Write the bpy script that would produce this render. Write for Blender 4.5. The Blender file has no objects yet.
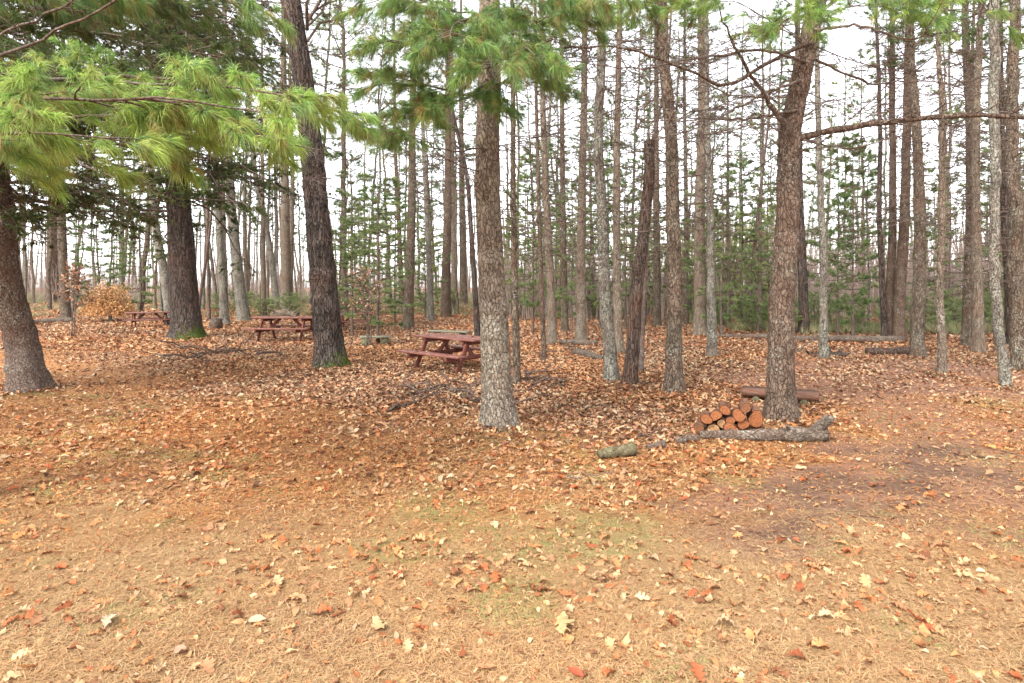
import bpy, math, random
import numpy as np
from mathutils import Vector

rng = np.random.default_rng(11)
random.seed(5)
SC = bpy.context.scene
COL = SC.collection
F, HY, EYE = 600.0, 285.0, 1.75          # focal length in pixels, horizon row, eye height
KD = EYE * F


def depth(py):
    return KD / (py - HY)


def P(px, py, d):
    """The point that stands d metres in front of the camera on the ray of a pixel."""
    return np.array(((px - 512) / F * d, d, EYE - (py - HY) / F * d))


def norm(v):
    v = np.asarray(v, float)
    return v / np.maximum(np.linalg.norm(v, axis=-1, keepdims=True), 1e-9)


# ---------------------------------------------------------------- noise
def _hash(ix, iy, iz, seed):
    h = (ix.astype(np.int64) * 374761393 + iy.astype(np.int64) * 668265263 + iz.astype(np.int64) * 2147483647 + seed * 974634777) & 0xFFFFFFFF
    h = ((h ^ (h >> 13)) * 1274126177) & 0xFFFFFFFF
    h = ((h ^ (h >> 16)) * 2246822519) & 0xFFFFFFFF
    return ((h ^ (h >> 15)) & 0xFFFFFF) / float(0xFFFFFF)


def vnoise(p, seed=0):
    p = np.asarray(p, float)
    i = np.floor(p).astype(np.int64)
    f = p - i
    f = f * f * (3 - 2 * f)
    out = 0
    np.seterr(over='ignore')
    for dx in (0, 1):
        for dy in (0, 1):
            for dz in (0, 1):
                w = (f[..., 0] if dx else 1 - f[..., 0]) * (f[..., 1] if dy else 1 - f[..., 1]) * (f[..., 2] if dz else 1 - f[..., 2])
                out = out + w * _hash(i[..., 0] + dx, i[..., 1] + dy, i[..., 2] + dz, seed)
    return out


def fnoise(p, oct=3, seed=0):
    a, s, t = 1.0, 0.0, 0.0
    p = np.asarray(p, float)
    for k in range(oct):
        s = s + a * vnoise(p * (2 ** k), seed + k)
        t += a
        a *= .5
    return s / t


def sst(a, b, x):
    t = np.clip((x - a) / (b - a), 0, 1)
    return t * t * (3 - 2 * t)


# ---------------------------------------------------------------- mesh builder
class MB:
    def __init__(s):
        s.v, s.f, s.c, s.n = [], [], [], 0

    def add(s, V, faces, col=None):
        V = np.asarray(V, float).reshape(-1, 3)
        for fa in faces:
            if len(fa):
                s.f.append(np.asarray(fa, np.int64) + s.n)
        s.v.append(V)
        if col is None:
            col = np.ones((len(V), 3)) * .5
        col = np.broadcast_to(np.asarray(col, float), (len(V), 3))
        s.c.append(col)
        s.n += len(V)

    def mesh(s, name, mats, smooth=True, colour=False, mat_idx=None):
        me = bpy.data.meshes.new(name)
        V = np.concatenate(s.v).astype(np.float32)
        me.vertices.add(len(V))
        me.vertices.foreach_set('co', V.ravel())
        loops = np.concatenate([f.ravel() for f in s.f]).astype(np.int32)
        sizes = np.concatenate([np.full(len(f), f.shape[1]) for f in s.f]).astype(np.int32)
        starts = np.concatenate(([0], np.cumsum(sizes)[:-1])).astype(np.int32)
        me.loops.add(len(loops))
        me.loops.foreach_set('vertex_index', loops)
        me.polygons.add(len(sizes))
        me.polygons.foreach_set('loop_start', starts)
        try:
            me.polygons.foreach_set('loop_total', sizes)
        except Exception:
            pass
        if smooth:
            me.polygons.foreach_set('use_smooth', np.ones(len(sizes), bool))
        me.update(calc_edges=True)
        if colour:
            at = me.color_attributes.new('tint', 'FLOAT_COLOR', 'POINT')
            c = np.concatenate(s.c)
            c = np.concatenate([c, np.ones((len(c), 1))], 1).astype(np.float32)
            at.data.foreach_set('color', c.ravel())
        for m in (mats if isinstance(mats, (list, tuple)) else [mats]):
            me.materials.append(m)
        return me


def two(nb, lb, name, mat):
    """Needles or leaves and the limbs that carry them as one crown mesh of two materials."""
    nf = sum(len(f) for f in nb.f)
    for V, c in zip(lb.v, lb.c):
        nb.v.append(V)
        nb.c.append(c)
    nb.f += [f + nb.n for f in lb.f]
    me = nb.mesh(name, [mat, M_TWIG], colour=True, smooth=False)
    tot = len(me.polygons)
    mi = np.zeros(tot, np.int32)
    mi[nf:] = 1
    me.polygons.foreach_set('material_index', mi)
    me.polygons.foreach_set('use_smooth', mi.astype(bool))
    return me


def link(name, data, parent=None, loc=(0, 0, 0)):
    o = bpy.data.objects.new(name, data)
    COL.objects.link(o)
    o.parent = parent
    o.location = loc
    return o


def tag(o, label=None, cat=None, group=None, kind=None):
    if label:
        o['label'] = label
    if cat:
        o['category'] = cat
    if group:
        o['group'] = group
    if kind:
        o['kind'] = kind
    return o


def empty(name, loc, label, cat, group=None, rz=0):
    o = link(name, None, None, loc)
    o.rotation_euler = (0, 0, rz)
    o.empty_display_size = .1
    return tag(o, label, cat, group)


# ---------------------------------------------------------------- shapes
def tubes(mb, PP, RR, sides=4, col=None, cap=False):
    """Many tubes at once: PP (M,K,3) centre lines, RR (M,K) radii."""
    PP = np.asarray(PP, float)
    RR = np.asarray(RR, float)
    M, K, _ = PP.shape
    if M == 0:
        return
    T = np.empty_like(PP)
    T[:, 1:-1] = PP[:, 2:] - PP[:, :-2]
    T[:, 0] = PP[:, 1] - PP[:, 0]
    T[:, -1] = PP[:, -1] - PP[:, -2]
    T = norm(T)
    mt = norm(PP[:, -1] - PP[:, 0])
    ref = np.where((np.abs(mt[:, 2:3]) > .8), np.array([[1., 0, 0]]), np.array([[0, 0, 1.]]))
    N1 = norm(np.cross(T, ref[:, None, :]))
    N2 = np.cross(T, N1)
    a = np.arange(sides) / sides * 2 * np.pi
    V = PP[:, :, None, :] + RR[:, :, None, None] * (np.cos(a)[None, None, :, None] * N1[:, :, None, :] + np.sin(a)[None, None, :, None] * N2[:, :, None, :])
    base = (np.arange(M) * K * sides)[:, None, None]
    k = (np.arange(K - 1) * sides)[None, :, None]
    s = np.arange(sides)[None, None, :]
    s2 = (s + 1) % sides
    q = np.stack([base + k + s, base + k + s2, base + k + sides + s2, base + k + sides + s], -1).reshape(-1, 4)
    faces = [q]
    if cap:
        e = (np.arange(M) * K * sides)[:, None]
        faces.append(e + np.arange(sides)[None, ::-1])
        faces.append(e + (K - 1) * sides + np.arange(sides)[None, :])
    c = None
    if col is not None:
        col = np.asarray(col, float)
        c = np.repeat(col, K * sides, axis=0) if col.ndim == 2 else col
    mb.add(V, faces, c)


def box(mb, lo, hi, M=None, bev=.006):
    lo, hi = np.array(lo, float), np.array(hi, float)
    b = min(bev, .3 * (hi - lo).min())
    V, idx = [], {}
    for sx in (0, 1):
        for sy in (0, 1):
            for sz in (0, 1):
                c = np.where([sx, sy, sz], hi, lo)
                o = np.where([sx, sy, sz], -b, b)
                for ax in range(3):
                    p = c + o
                    p[ax] = c[ax]
                    idx[(sx, sy, sz, ax)] = len(V)
                    V.append(p)
    V = np.array(V)
    quads, tris = [], []
    for ax in range(3):
        a1, a2 = (ax + 1) % 3, (ax + 2) % 3
        for s in (0, 1):
            q = []
            for (u, v) in ((0, 0), (1, 0), (1, 1), (0, 1)):
                k = [0, 0, 0]
                k[ax] = s
                k[a1] = u
                k[a2] = v
                q.append(idx[(*k, ax)])
            quads.append(q if s else q[::-1])
    for ax in range(3):                      # edge bevels (edges along ax)
        a1, a2 = (ax + 1) % 3, (ax + 2) % 3
        for u in (0, 1):
            for v in (0, 1):
                k0 = [0, 0, 0]
                k0[a1] = u
                k0[a2] = v
                k1 = list(k0)
                k1[ax] = 1
                q = [idx[(*k0, a1)], idx[(*k1, a1)], idx[(*k1, a2)], idx[(*k0, a2)]]
                quads.append(q if (u ^ v) else q[::-1])
    for k in np.ndindex(2, 2, 2):
        t = [idx[(*k, 0)], idx[(*k, 1)], idx[(*k, 2)]]
        tris.append(t if (sum(k) % 2) else t[::-1])
    if M is not None:
        V = V @ np.array(M[0]).T + np.array(M[1])
    mb.add(V, [np.array(quads), np.array(tris)])


def beam(mb, a, b, w, h, up=(0, 0, 1)):
    """A squared timber from a to b: w across, h along up."""
    a, b = np.array(a, float), np.array(b, float)
    t = norm(b - a)
    s = norm(np.cross(np.array(up, float), t))
    u = np.cross(t, s)
    L = np.linalg.norm(b - a)
    box(mb, (0, -w / 2, -h / 2), (L, w / 2, h / 2), (np.stack([t, s, u], 1), a))


def needles(mb, C, A, n, L, w, spread=.6, droop=.1, cols=((.1, .2, .04),), segs=1):
    M = len(C)
    if M == 0:
        return
    tint = np.asarray(cols, float)[rng.integers(0, len(cols), M)] * rng.uniform(.75, 1.25, (M, 1))
    C = np.repeat(C, n, 0)
    A = np.repeat(A, n, 0)
    col = np.repeat(tint, n, 0) * rng.uniform(.85, 1.15, (M * n, 1))
    N = len(C)
    d = norm(A + spread * rng.normal(size=(N, 3)))
    ln = L * rng.uniform(.65, 1.15, (N, 1))
    side = norm(np.cross(d, rng.normal(size=(N, 3)))) * w / 2
    tip = C + d * ln
    tip[:, 2] -= droop * ln[:, 0]
    if segs == 1:
        V = np.stack([C - side, C + side, tip], 1)
        mb.add(V, [np.arange(N * 3).reshape(-1, 3)], np.repeat(col, 3, 0))
    else:
        mid = C + d * ln * .55
        mid[:, 2] -= droop * .15 * ln[:, 0]
        V = np.stack([C - side * .8, C + side * .8, mid + side, mid - side, tip], 1)
        b = (np.arange(N) * 5)[:, None]
        mb.add(V, [b + np.array([[0, 1, 2, 3]]), b + np.array([[3, 2, 4]])], np.repeat(col, 5, 0))


def grow(B, D, L, K=5, bend=.15, lift=0., jit=.06):
    """Curved centre lines from points B along D with lengths L; lift bends the tips up or down."""
    B, D, L = np.asarray(B, float), norm(D), np.asarray(L, float)
    M = len(B)
    t = np.linspace(0, 1, K)[None, :, None]
    bd = norm(np.cross(D, rng.normal(size=(M, 3)))) * rng.normal(0, bend, (M, 1))
    PP = B[:, None] + D[:, None] * L[:, None, None] * t + bd[:, None] * L[:, None, None] * (t ** 2)
    PP[:, :, 2] += (lift * L)[:, None] * (t[..., 0] ** 2)
    PP[:, 1:] += rng.normal(0, 1, (M, K - 1, 3)) * jit * L[:, None, None] / K
    return PP


def pick(PP, tmin, tmax, n):
    """n random points with tangents on each of the lines PP."""
    M, K, _ = PP.shape
    t = rng.uniform(tmin, tmax, (M, n)) * (K - 1)
    i = np.minimum(t.astype(int), K - 2)
    f = (t - i)[..., None]
    m = np.arange(M)[:, None]
    a, b = PP[m, i], PP[m, i + 1]
    return (a + (b - a) * f).reshape(-1, 3), norm(b - a).reshape(-1, 3), (t / (K - 1)).ravel()


def children(PP, n, L0, tmin=.2, tmax=1., side=.9, up=.1, K=4, taper=.6, flat=.35, **kw):
    """Side shoots off the lines PP."""
    B, T, t = pick(PP, tmin, tmax, n)
    par = np.repeat(np.linalg.norm(PP[:, -1] - PP[:, 0], axis=1), n)
    lat = np.cross(T, np.array([0, 0, 1.])) * rng.choice([-1, 1], (len(T), 1)) + rng.normal(0, flat, (len(T), 3))
    D = norm(T + side * norm(lat) + np.array([0, 0, up]))
    L = L0 * par * (1 - taper * t) * rng.uniform(.5, 1.2, len(T))
    return grow(B, D, L, K=K, **kw)


def rad(PP, r0, r1=.3):
    M, K, _ = PP.shape
    return (np.broadcast_to(np.asarray(r0, float).reshape(-1, 1), (M, 1)) * np.linspace(1, r1, K)[None, :])


# ---------------------------------------------------------------- materials
def new_mat(name):
    m = bpy.data.materials.new(name)
    m.use_nodes = True
    nt = m.node_tree
    nt.nodes.clear()
    return m, nt


class NT:
    def __init__(s, nt):
        s.nt = nt

    def n(s, typ, ins=None, **props):
        nd = s.nt.nodes.new(typ)
        for k, v in props.items():
            setattr(nd, k, v)
        for k, v in (ins or {}).items():
            sk = nd.inputs[k]
            if hasattr(v, 'node'):
                s.nt.links.new(v, sk)
            else:
                sk.default_value = v
        return nd

    def noise(s, vec, scale, detail=4., rough=.6, **kw):
        return s.n('ShaderNodeTexNoise', {'Vector': vec, 'Scale': scale, 'Detail': detail, 'Roughness': rough, **kw}).outputs['Fac']

    def ramp(s, fac, stops, interp='LINEAR'):
        r = s.n('ShaderNodeValToRGB', {'Fac': fac})
        cr = r.color_ramp
        cr.interpolation = interp
        while len(cr.elements) < len(stops):
            cr.elements.new(.5)
        for e, (p, c) in zip(cr.elements, stops):
            e.position = p
            e.color = (*c, 1) if len(c) == 3 else c
        return r.outputs['Color']

    def mask(s, fac, a, b):
        return s.n('ShaderNodeMapRange', {'Value': fac, 'From Min': a, 'From Max': b}, clamp=True).outputs['Result']

    def mix(s, fac, a, b, mode='MIX'):
        m = s.n('ShaderNodeMix', data_type='RGBA', blend_type=mode)
        for sk, v in ((m.inputs[0], fac), (m.inputs[6], a), (m.inputs[7], b)):
            if hasattr(v, 'node'):
                s.nt.links.new(v, sk)
            else:
                sk.default_value = (*v, 1) if isinstance(v, tuple) and len(v) == 3 else v
        return m.outputs[2]

    def math(s, op, a, b=0.):
        m = s.n('ShaderNodeMath', operation=op)
        for sk, v in zip(m.inputs, (a, b)):
            if hasattr(v, 'node'):
                s.nt.links.new(v, sk)
            else:
                sk.default_value = v
        return m.outputs[0]

    def out(s, sh):
        o = s.n('ShaderNodeOutputMaterial')
        s.nt.links.new(sh, o.inputs['Surface'])


def bark_mat(name, dark, mid, pale, furrow=.25, scale=1., lichen=.3, lichen_col=(.42, .43, .36), red=(.2, .1, .065), redness=.4, moss=0., moss_h=.5, bump=.6, lich_h=0., foot=None, crack_w=.75):
    m, nt = new_mat(name)
    s = NT(nt)
    tc = s.n('ShaderNodeTexCoord').outputs['Object']
    oi = s.n('ShaderNodeObjectInfo').outputs['Random']
    off = s.n('ShaderNodeCombineXYZ', {'X': s.math('MULTIPLY', oi, 13.), 'Y': s.math('MULTIPLY', oi, 7.), 'Z': s.math('MULTIPLY', oi, 31.)}).outputs[0]
    co = s.n('ShaderNodeVectorMath', {0: tc, 1: off}, operation='ADD').outputs[0]
    st = s.n('ShaderNodeMapping', {'Vector': co, 'Scale': (1, 1, furrow)}).outputs[0]
    wob = s.n('ShaderNodeTexNoise', {'Vector': co, 'Scale': 9., 'Detail': 2.}).outputs['Color']
    stw = s.n('ShaderNodeVectorMath', {0: st, 1: s.n('ShaderNodeVectorMath', {0: wob, 3: .06}, operation='SCALE').outputs[0]}, operation='ADD').outputs[0]
    crack = s.n('ShaderNodeTexVoronoi', {'Vector': stw, 'Scale': 26. * scale}, feature='DISTANCE_TO_EDGE').outputs['Distance']
    cell = s.n('ShaderNodeTexVoronoi', {'Vector': stw, 'Scale': 26. * scale}).outputs['Color']
    fine = s.noise(st, 70 * scale, 5, .7)
    med = s.noise(st, 11 * scale, 4, .65)
    big = s.noise(co, 1.6, 3, .55)
    c = s.ramp(s.math('ADD', s.math('MULTIPLY', fine, .55), s.math('MULTIPLY', med, .45)), [(.3, dark), (.5, mid), (.7, pale)])
    c = s.mix(s.math('MULTIPLY', s.mask(s.n('ShaderNodeSeparateColor', {0: cell}).outputs[0], .45, .95), .5), c, pale)
    c = s.mix(s.math('MULTIPLY', s.mask(big, .42, .68), redness), c, red)
    ck = s.mask(crack, .0, .10)
    c = s.mix(s.math('MULTIPLY', s.math('SUBTRACT', 1., ck), crack_w), c, tuple(x * .55 for x in dark))
    if lichen:
        li = s.math('MULTIPLY', s.mask(s.noise(co, 30, 5, .72), .57 - .05 * lichen, .64 - .05 * lichen), s.mask(s.noise(co, 3.1, 3, .6), .66 - .22 * lichen, .86 - .22 * lichen))
        if lich_h:
            zz_ = s.n('ShaderNodeSeparateXYZ', {0: tc}).outputs[2]
            li = s.math('MULTIPLY', li, s.mask(s.math('ADD', zz_, s.math('MULTIPLY', big, .8)), lich_h + .9, lich_h))
        c = s.mix(s.math('MULTIPLY', li, .68), c, lichen_col)
    if foot:
        zz_ = s.n('ShaderNodeSeparateXYZ', {0: tc}).outputs[2]
        fm_ = s.math('MULTIPLY', s.mask(s.math('ADD', zz_, s.math('MULTIPLY', s.math('ADD', big, med), .5)), foot[1] + .4, foot[1]), s.mask(s.noise(co, 26, 5, .75), .38, .62))
        c = s.mix(s.math('MULTIPLY', fm_, .5), c, foot[0])
    if moss:
        z = s.n('ShaderNodeSeparateXYZ', {0: tc}).outputs
        mz = s.math('ADD', s.math('MULTIPLY', z[2], -1. / moss_h), s.math('MULTIPLY', s.noise(co, 7, 4, .6), 1.6))
        mz = s.math('ADD', mz, s.math('MULTIPLY', z[0], .9))
        c = s.mix(s.math('MULTIPLY', s.mask(mz, .55, 1.), moss), c, s.ramp(fine, [(.35, (.035, .05, .012)), (.7, (.12, .15, .03))]))
    h = s.math('ADD', s.math('MULTIPLY', ck, .6), s.math('ADD', s.math('MULTIPLY', fine, .5), s.math('MULTIPLY', med, .5)))
    bp = s.n('ShaderNodeBump', {'Strength': bump, 'Distance': .03, 'Height': h}).outputs[0]
    b = s.n('ShaderNodeBsdfPrincipled', {'Base Color': c, 'Roughness': .92, 'Specular IOR Level': .12, 'Normal': bp})
    s.out(b.outputs[0])
    return m


def tint_mat(name, transl=.3, rough=.6, vary=0., spec=.2):
    m, nt = new_mat(name)
    s = NT(nt)
    c = s.n('ShaderNodeVertexColor', layer_name='tint').outputs['Color']
    if vary:
        tc = s.n('ShaderNodeTexCoord').outputs['Object']
        f = s.ramp(s.noise(tc, vary, 3, .6), [(.3, (.7, .7, .7)), (.7, (1.25, 1.25, 1.25))])
        c = s.mix(1., c, f, 'MULTIPLY')
    b = s.n('ShaderNodeBsdfPrincipled', {'Base Color': c, 'Roughness': rough, 'Specular IOR Level': spec}).outputs[0]
    if transl:
        t = s.n('ShaderNodeBsdfTranslucent', {'Color': c}).outputs[0]
        mx = s.n('ShaderNodeMixShader', {0: transl})
        nt.links.new(b, mx.inputs[1])
        nt.links.new(t, mx.inputs[2])
        b = mx.outputs[0]
    s.out(b)
    return m


def wood_mat(name, a, b_, grain=(2, 30, 30), wear=None, rough=.7):
    m, nt = new_mat(name)
    s = NT(nt)
    tc = s.n('ShaderNodeTexCoord').outputs['Object']
    st = s.n('ShaderNodeMapping', {'Vector': tc, 'Scale': grain}).outputs[0]
    n1 = s.noise(st, 1.5, 5, .65)
    c = s.ramp(n1, [(.3, a), (.7, b_)])
    if wear:
        c = s.mix(s.math('MULTIPLY', s.mask(s.noise(st, 2.2, 6, .75), .5, .62), .75), c, wear)
    bp = s.n('ShaderNodeBump', {'Strength': .4, 'Distance': .006, 'Height': n1}).outputs[0]
    s.out(s.n('ShaderNodeBsdfPrincipled', {'Base Color': c, 'Roughness': rough, 'Specular IOR Level': .25, 'Normal': bp}).outputs[0])
    return m


def end_mat(name, a, b_, ringscale=70.):
    m, nt = new_mat(name)
    s = NT(nt)
    tc = s.n('ShaderNodeTexCoord').outputs['Object']
    sx = s.n('ShaderNodeSeparateXYZ', {0: tc}).outputs
    flat = s.n('ShaderNodeCombineXYZ', {'X': sx[0], 'Z': sx[2]}).outputs[0]
    wv = s.n('ShaderNodeTexWave', {'Vector': flat, 'Scale': ringscale / 6, 'Distortion': 2., 'Detail': 3.}, wave_type='RINGS', rings_direction='SPHERICAL').outputs['Fac']
    c = s.ramp(s.math('ADD', s.math('MULTIPLY', wv, .16), s.math('MULTIPLY', s.noise(tc, 26, 6, .75), .84)), [(.25, a), (.75, b_)])
    s.out(s.n('ShaderNodeBsdfPrincipled', {'Base Color': c, 'Roughness': .85, 'Specular IOR Level': .15}).outputs[0])
    return m


M_PINE = bark_mat('pine bark', (0.033, 0.026, 0.019), (0.102, 0.078, 0.056), (0.270, 0.218, 0.156), furrow=.38, lichen=.8, redness=.45, red=(.15, .08, .055), bump=.9)
M_PINE_PALE = bark_mat('lichened pine bark', (0.054, 0.041, 0.030), (0.163, 0.126, 0.092), (0.335, 0.271, 0.199), furrow=.42, scale=1.05, lichen=1.1, lichen_col=(.45, .44, .37), redness=.38, red=(.16, .092, .068), moss=.3, moss_h=.22, bump=1., lich_h=1.6, crack_w=.55, foot=((.36, .34, .29), .35))
M_RED = bark_mat('reddish pine bark', (0.039, 0.027, 0.020), (0.112, 0.077, 0.055), (0.233, 0.169, 0.123), furrow=.4, scale=1.1, lichen=.75, red=(.15, .085, .062), redness=.42, bump=1., crack_w=.55)
M_EDGE = bark_mat('pale footed pine bark', (0.037, 0.025, 0.018), (0.107, 0.069, 0.049), (0.224, 0.158, 0.116), furrow=.45, scale=1.4, lichen=.9, red=(.13, .065, .045), redness=.6, bump=1., crack_w=.6, foot=((.25, .2, .175), 1.05))
M_OAK = bark_mat('furrowed dark bark', (0.017, 0.014, 0.012), (0.056, 0.044, 0.037), (0.156, 0.129, 0.109), furrow=.13, scale=.85, lichen=.35, redness=.25, moss=1., moss_h=.85, bump=1.3)
M_MAPLE = bark_mat('grey lichened bark', (0.046, 0.040, 0.032), (0.127, 0.110, 0.088), (0.294, 0.268, 0.218), furrow=.3, lichen=1.3, lichen_col=(.4, .41, .33), redness=.2, moss=.3, moss_h=.3, bump=.8)
M_GREY = bark_mat('far grey bark', (0.070, 0.055, 0.041), (0.158, 0.125, 0.092), (0.279, 0.231, 0.172), furrow=.25, lichen=.6, redness=.3, bump=.7)
M_SNAG = bark_mat('bare rotten wood', (0.03, 0.022, 0.018), (0.085, 0.06, 0.048), (0.18, 0.135, 0.105), furrow=.12, lichen=.35, red=(.15, .06, .03), redness=.35, bump=1.)
M_TWIG = bark_mat('twig bark', (.045, .033, .027), (.105, .08, .066), (.22, .18, .15), furrow=.5, lichen=.4, redness=.35, bump=.2)
M_LOG = bark_mat('mossy rotting log bark', (.035, .026, .02), (.105, .08, .062), (.22, .175, .135), furrow=.6, lichen=.7, redness=.35, moss=.0, bump=.8, crack_w=.25)
M_DEADLOG = bark_mat('pale rotting log wood', (.034, .025, .019), (.1, .076, .058), (.23, .185, .145), furrow=1., scale=.8, lichen=.9, redness=.25, bump=.8, crack_w=.2)
M_LOGMOSS = bark_mat('green mossy log bark', (.035, .035, .02), (.095, .095, .05), (.2, .2, .12), furrow=.6, lichen=.8, lichen_col=(.22, .26, .14), redness=.25, bump=.6, crack_w=.15)
M_NEEDLE = tint_mat('pine needles', .42, .5)
M_LEAF = tint_mat('dry leaves', .15, .75)
M_STRAW = tint_mat('dry straw', .1, .8)
M_RED_WOOD = wood_mat('dull maroon painted timber', (.085, .02, .013), (.16, .043, .029), wear=(.13, .08, .068))
M_TOP_WOOD = wood_mat('weathered maroon table boards', (.1, .029, .02), (.19, .064, .045), wear=(.25, .19, .16), rough=.6)
M_SLAB = wood_mat('rusty brown slab', (.06, .026, .017), (.15, .065, .04), wear=(.22, .13, .085))
M_PLANK = wood_mat('grey weathered plank', (.13, .115, .08), (.3, .27, .2), wear=(.14, .17, .07))
M_END_RED = end_mat('orange cut wood', (.08, .028, .013), (.33, .12, .046))
M_END_BROWN = end_mat('brown weathered cut wood', (.06, .025, .014), (.24, .1, .045))
M_END_PALE = end_mat('pale cut wood', (.2, .1, .045), (.44, .26, .125))
M_FIREBARK = bark_mat('firewood bark', (.05, .025, .018), (.16, .075, .045), (.3, .16, .1), furrow=1., lichen=.1, redness=.5)

# ================================================================ ground
MOUNDS = []


def zone_path(x, y):
    """How much a spot belongs to the bare trodden track on the right (0..1)."""
    pts = [(1.9, 4.55, 1.0), (3.0, 5.1, 1.2), (4.2, 6.0, 1.3), (5.2, 7.4, 1.3), (5.6, 9.0, 1.4), (5.0, 11.0, 1.6), (6.6, 6.4, 1.2), (8.5, 9.5, 2.0), (9.0, 12.5, 2.0), (6.5, 13.5, 1.5), (4.6, 4.9, 1.2), (6.2, 5.6, 1.4), (7.4, 7.2, 1.6), (3.6, 4.3, .9), (7., 10.5, 1.8)]
    q = np.stack([x, y, 0 * x], -1)
    wob = (fnoise(q * 1.7, 3, 40) - .5) * 1.4
    m = np.zeros_like(x)
    for (a, b, r) in pts:
        m = np.maximum(m, 1 - np.hypot(x - a, y - b) / r)
    return sst(-.05, .45, m + wob * .5)


def zone_mud(x, y):
    pts = [(2.05, 4.35, .5), (2.5, 4.95, .5), (3.0, 5.25, .55), (3.4, 5.2, .5), (3.75, 5.6, .5), (4.3, 5.3, .6), (2.9, 4.6, .4), (3.3, 6.2, .4), (4.4, 6.3, .5)]
    q = np.stack([x * 2.2 + y * 1.2, y * 5.5, 0 * x], -1)
    wob = (fnoise(q, 4, 50) - .5) * 3.4
    m = np.zeros_like(x) - 1
    for (a, b, r) in pts:
        m = np.maximum(m, 1 - np.hypot(x - a, (y - b) * 1.3) / r)
    return sst(-.3, 1., m + wob) * sst(-.8, .15, m) * .8


def zone_forest(x, y):
    q = np.stack([x, y, 0 * x], -1)
    wob = (fnoise(q * .8, 3, 60) - .5) * 3
    edge = 7.3 + np.where(x < -2.2, (-2.2 - x) * .9, 0) + np.where(x > 2, (x - 2) * .5, 0)
    return sst(-1.3, 2.2 + .45 * np.clip(-2 - x, 0, 6), y - edge + wob)


def hgt(x, y):
    x, y = np.asarray(x, float), np.asarray(y, float)
    q = np.stack([x, y, 0 * x], -1)
    z = (fnoise(q * .35, 2, 3) - .5) * .10 + (fnoise(q * 2.6, 3, 7) - .5) * .035
    z = z * sst(1., 4., y + 2)
    z = z + zone_forest(x, y) * (fnoise(q * 5.5, 2, 9) - .5) * .06
    for (a, b, h, r) in MOUNDS:
        z = z + h * np.exp(-((x - a) ** 2 + (y - b) ** 2) / (r * r))
    return z - zone_mud(x, y) * .02


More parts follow.
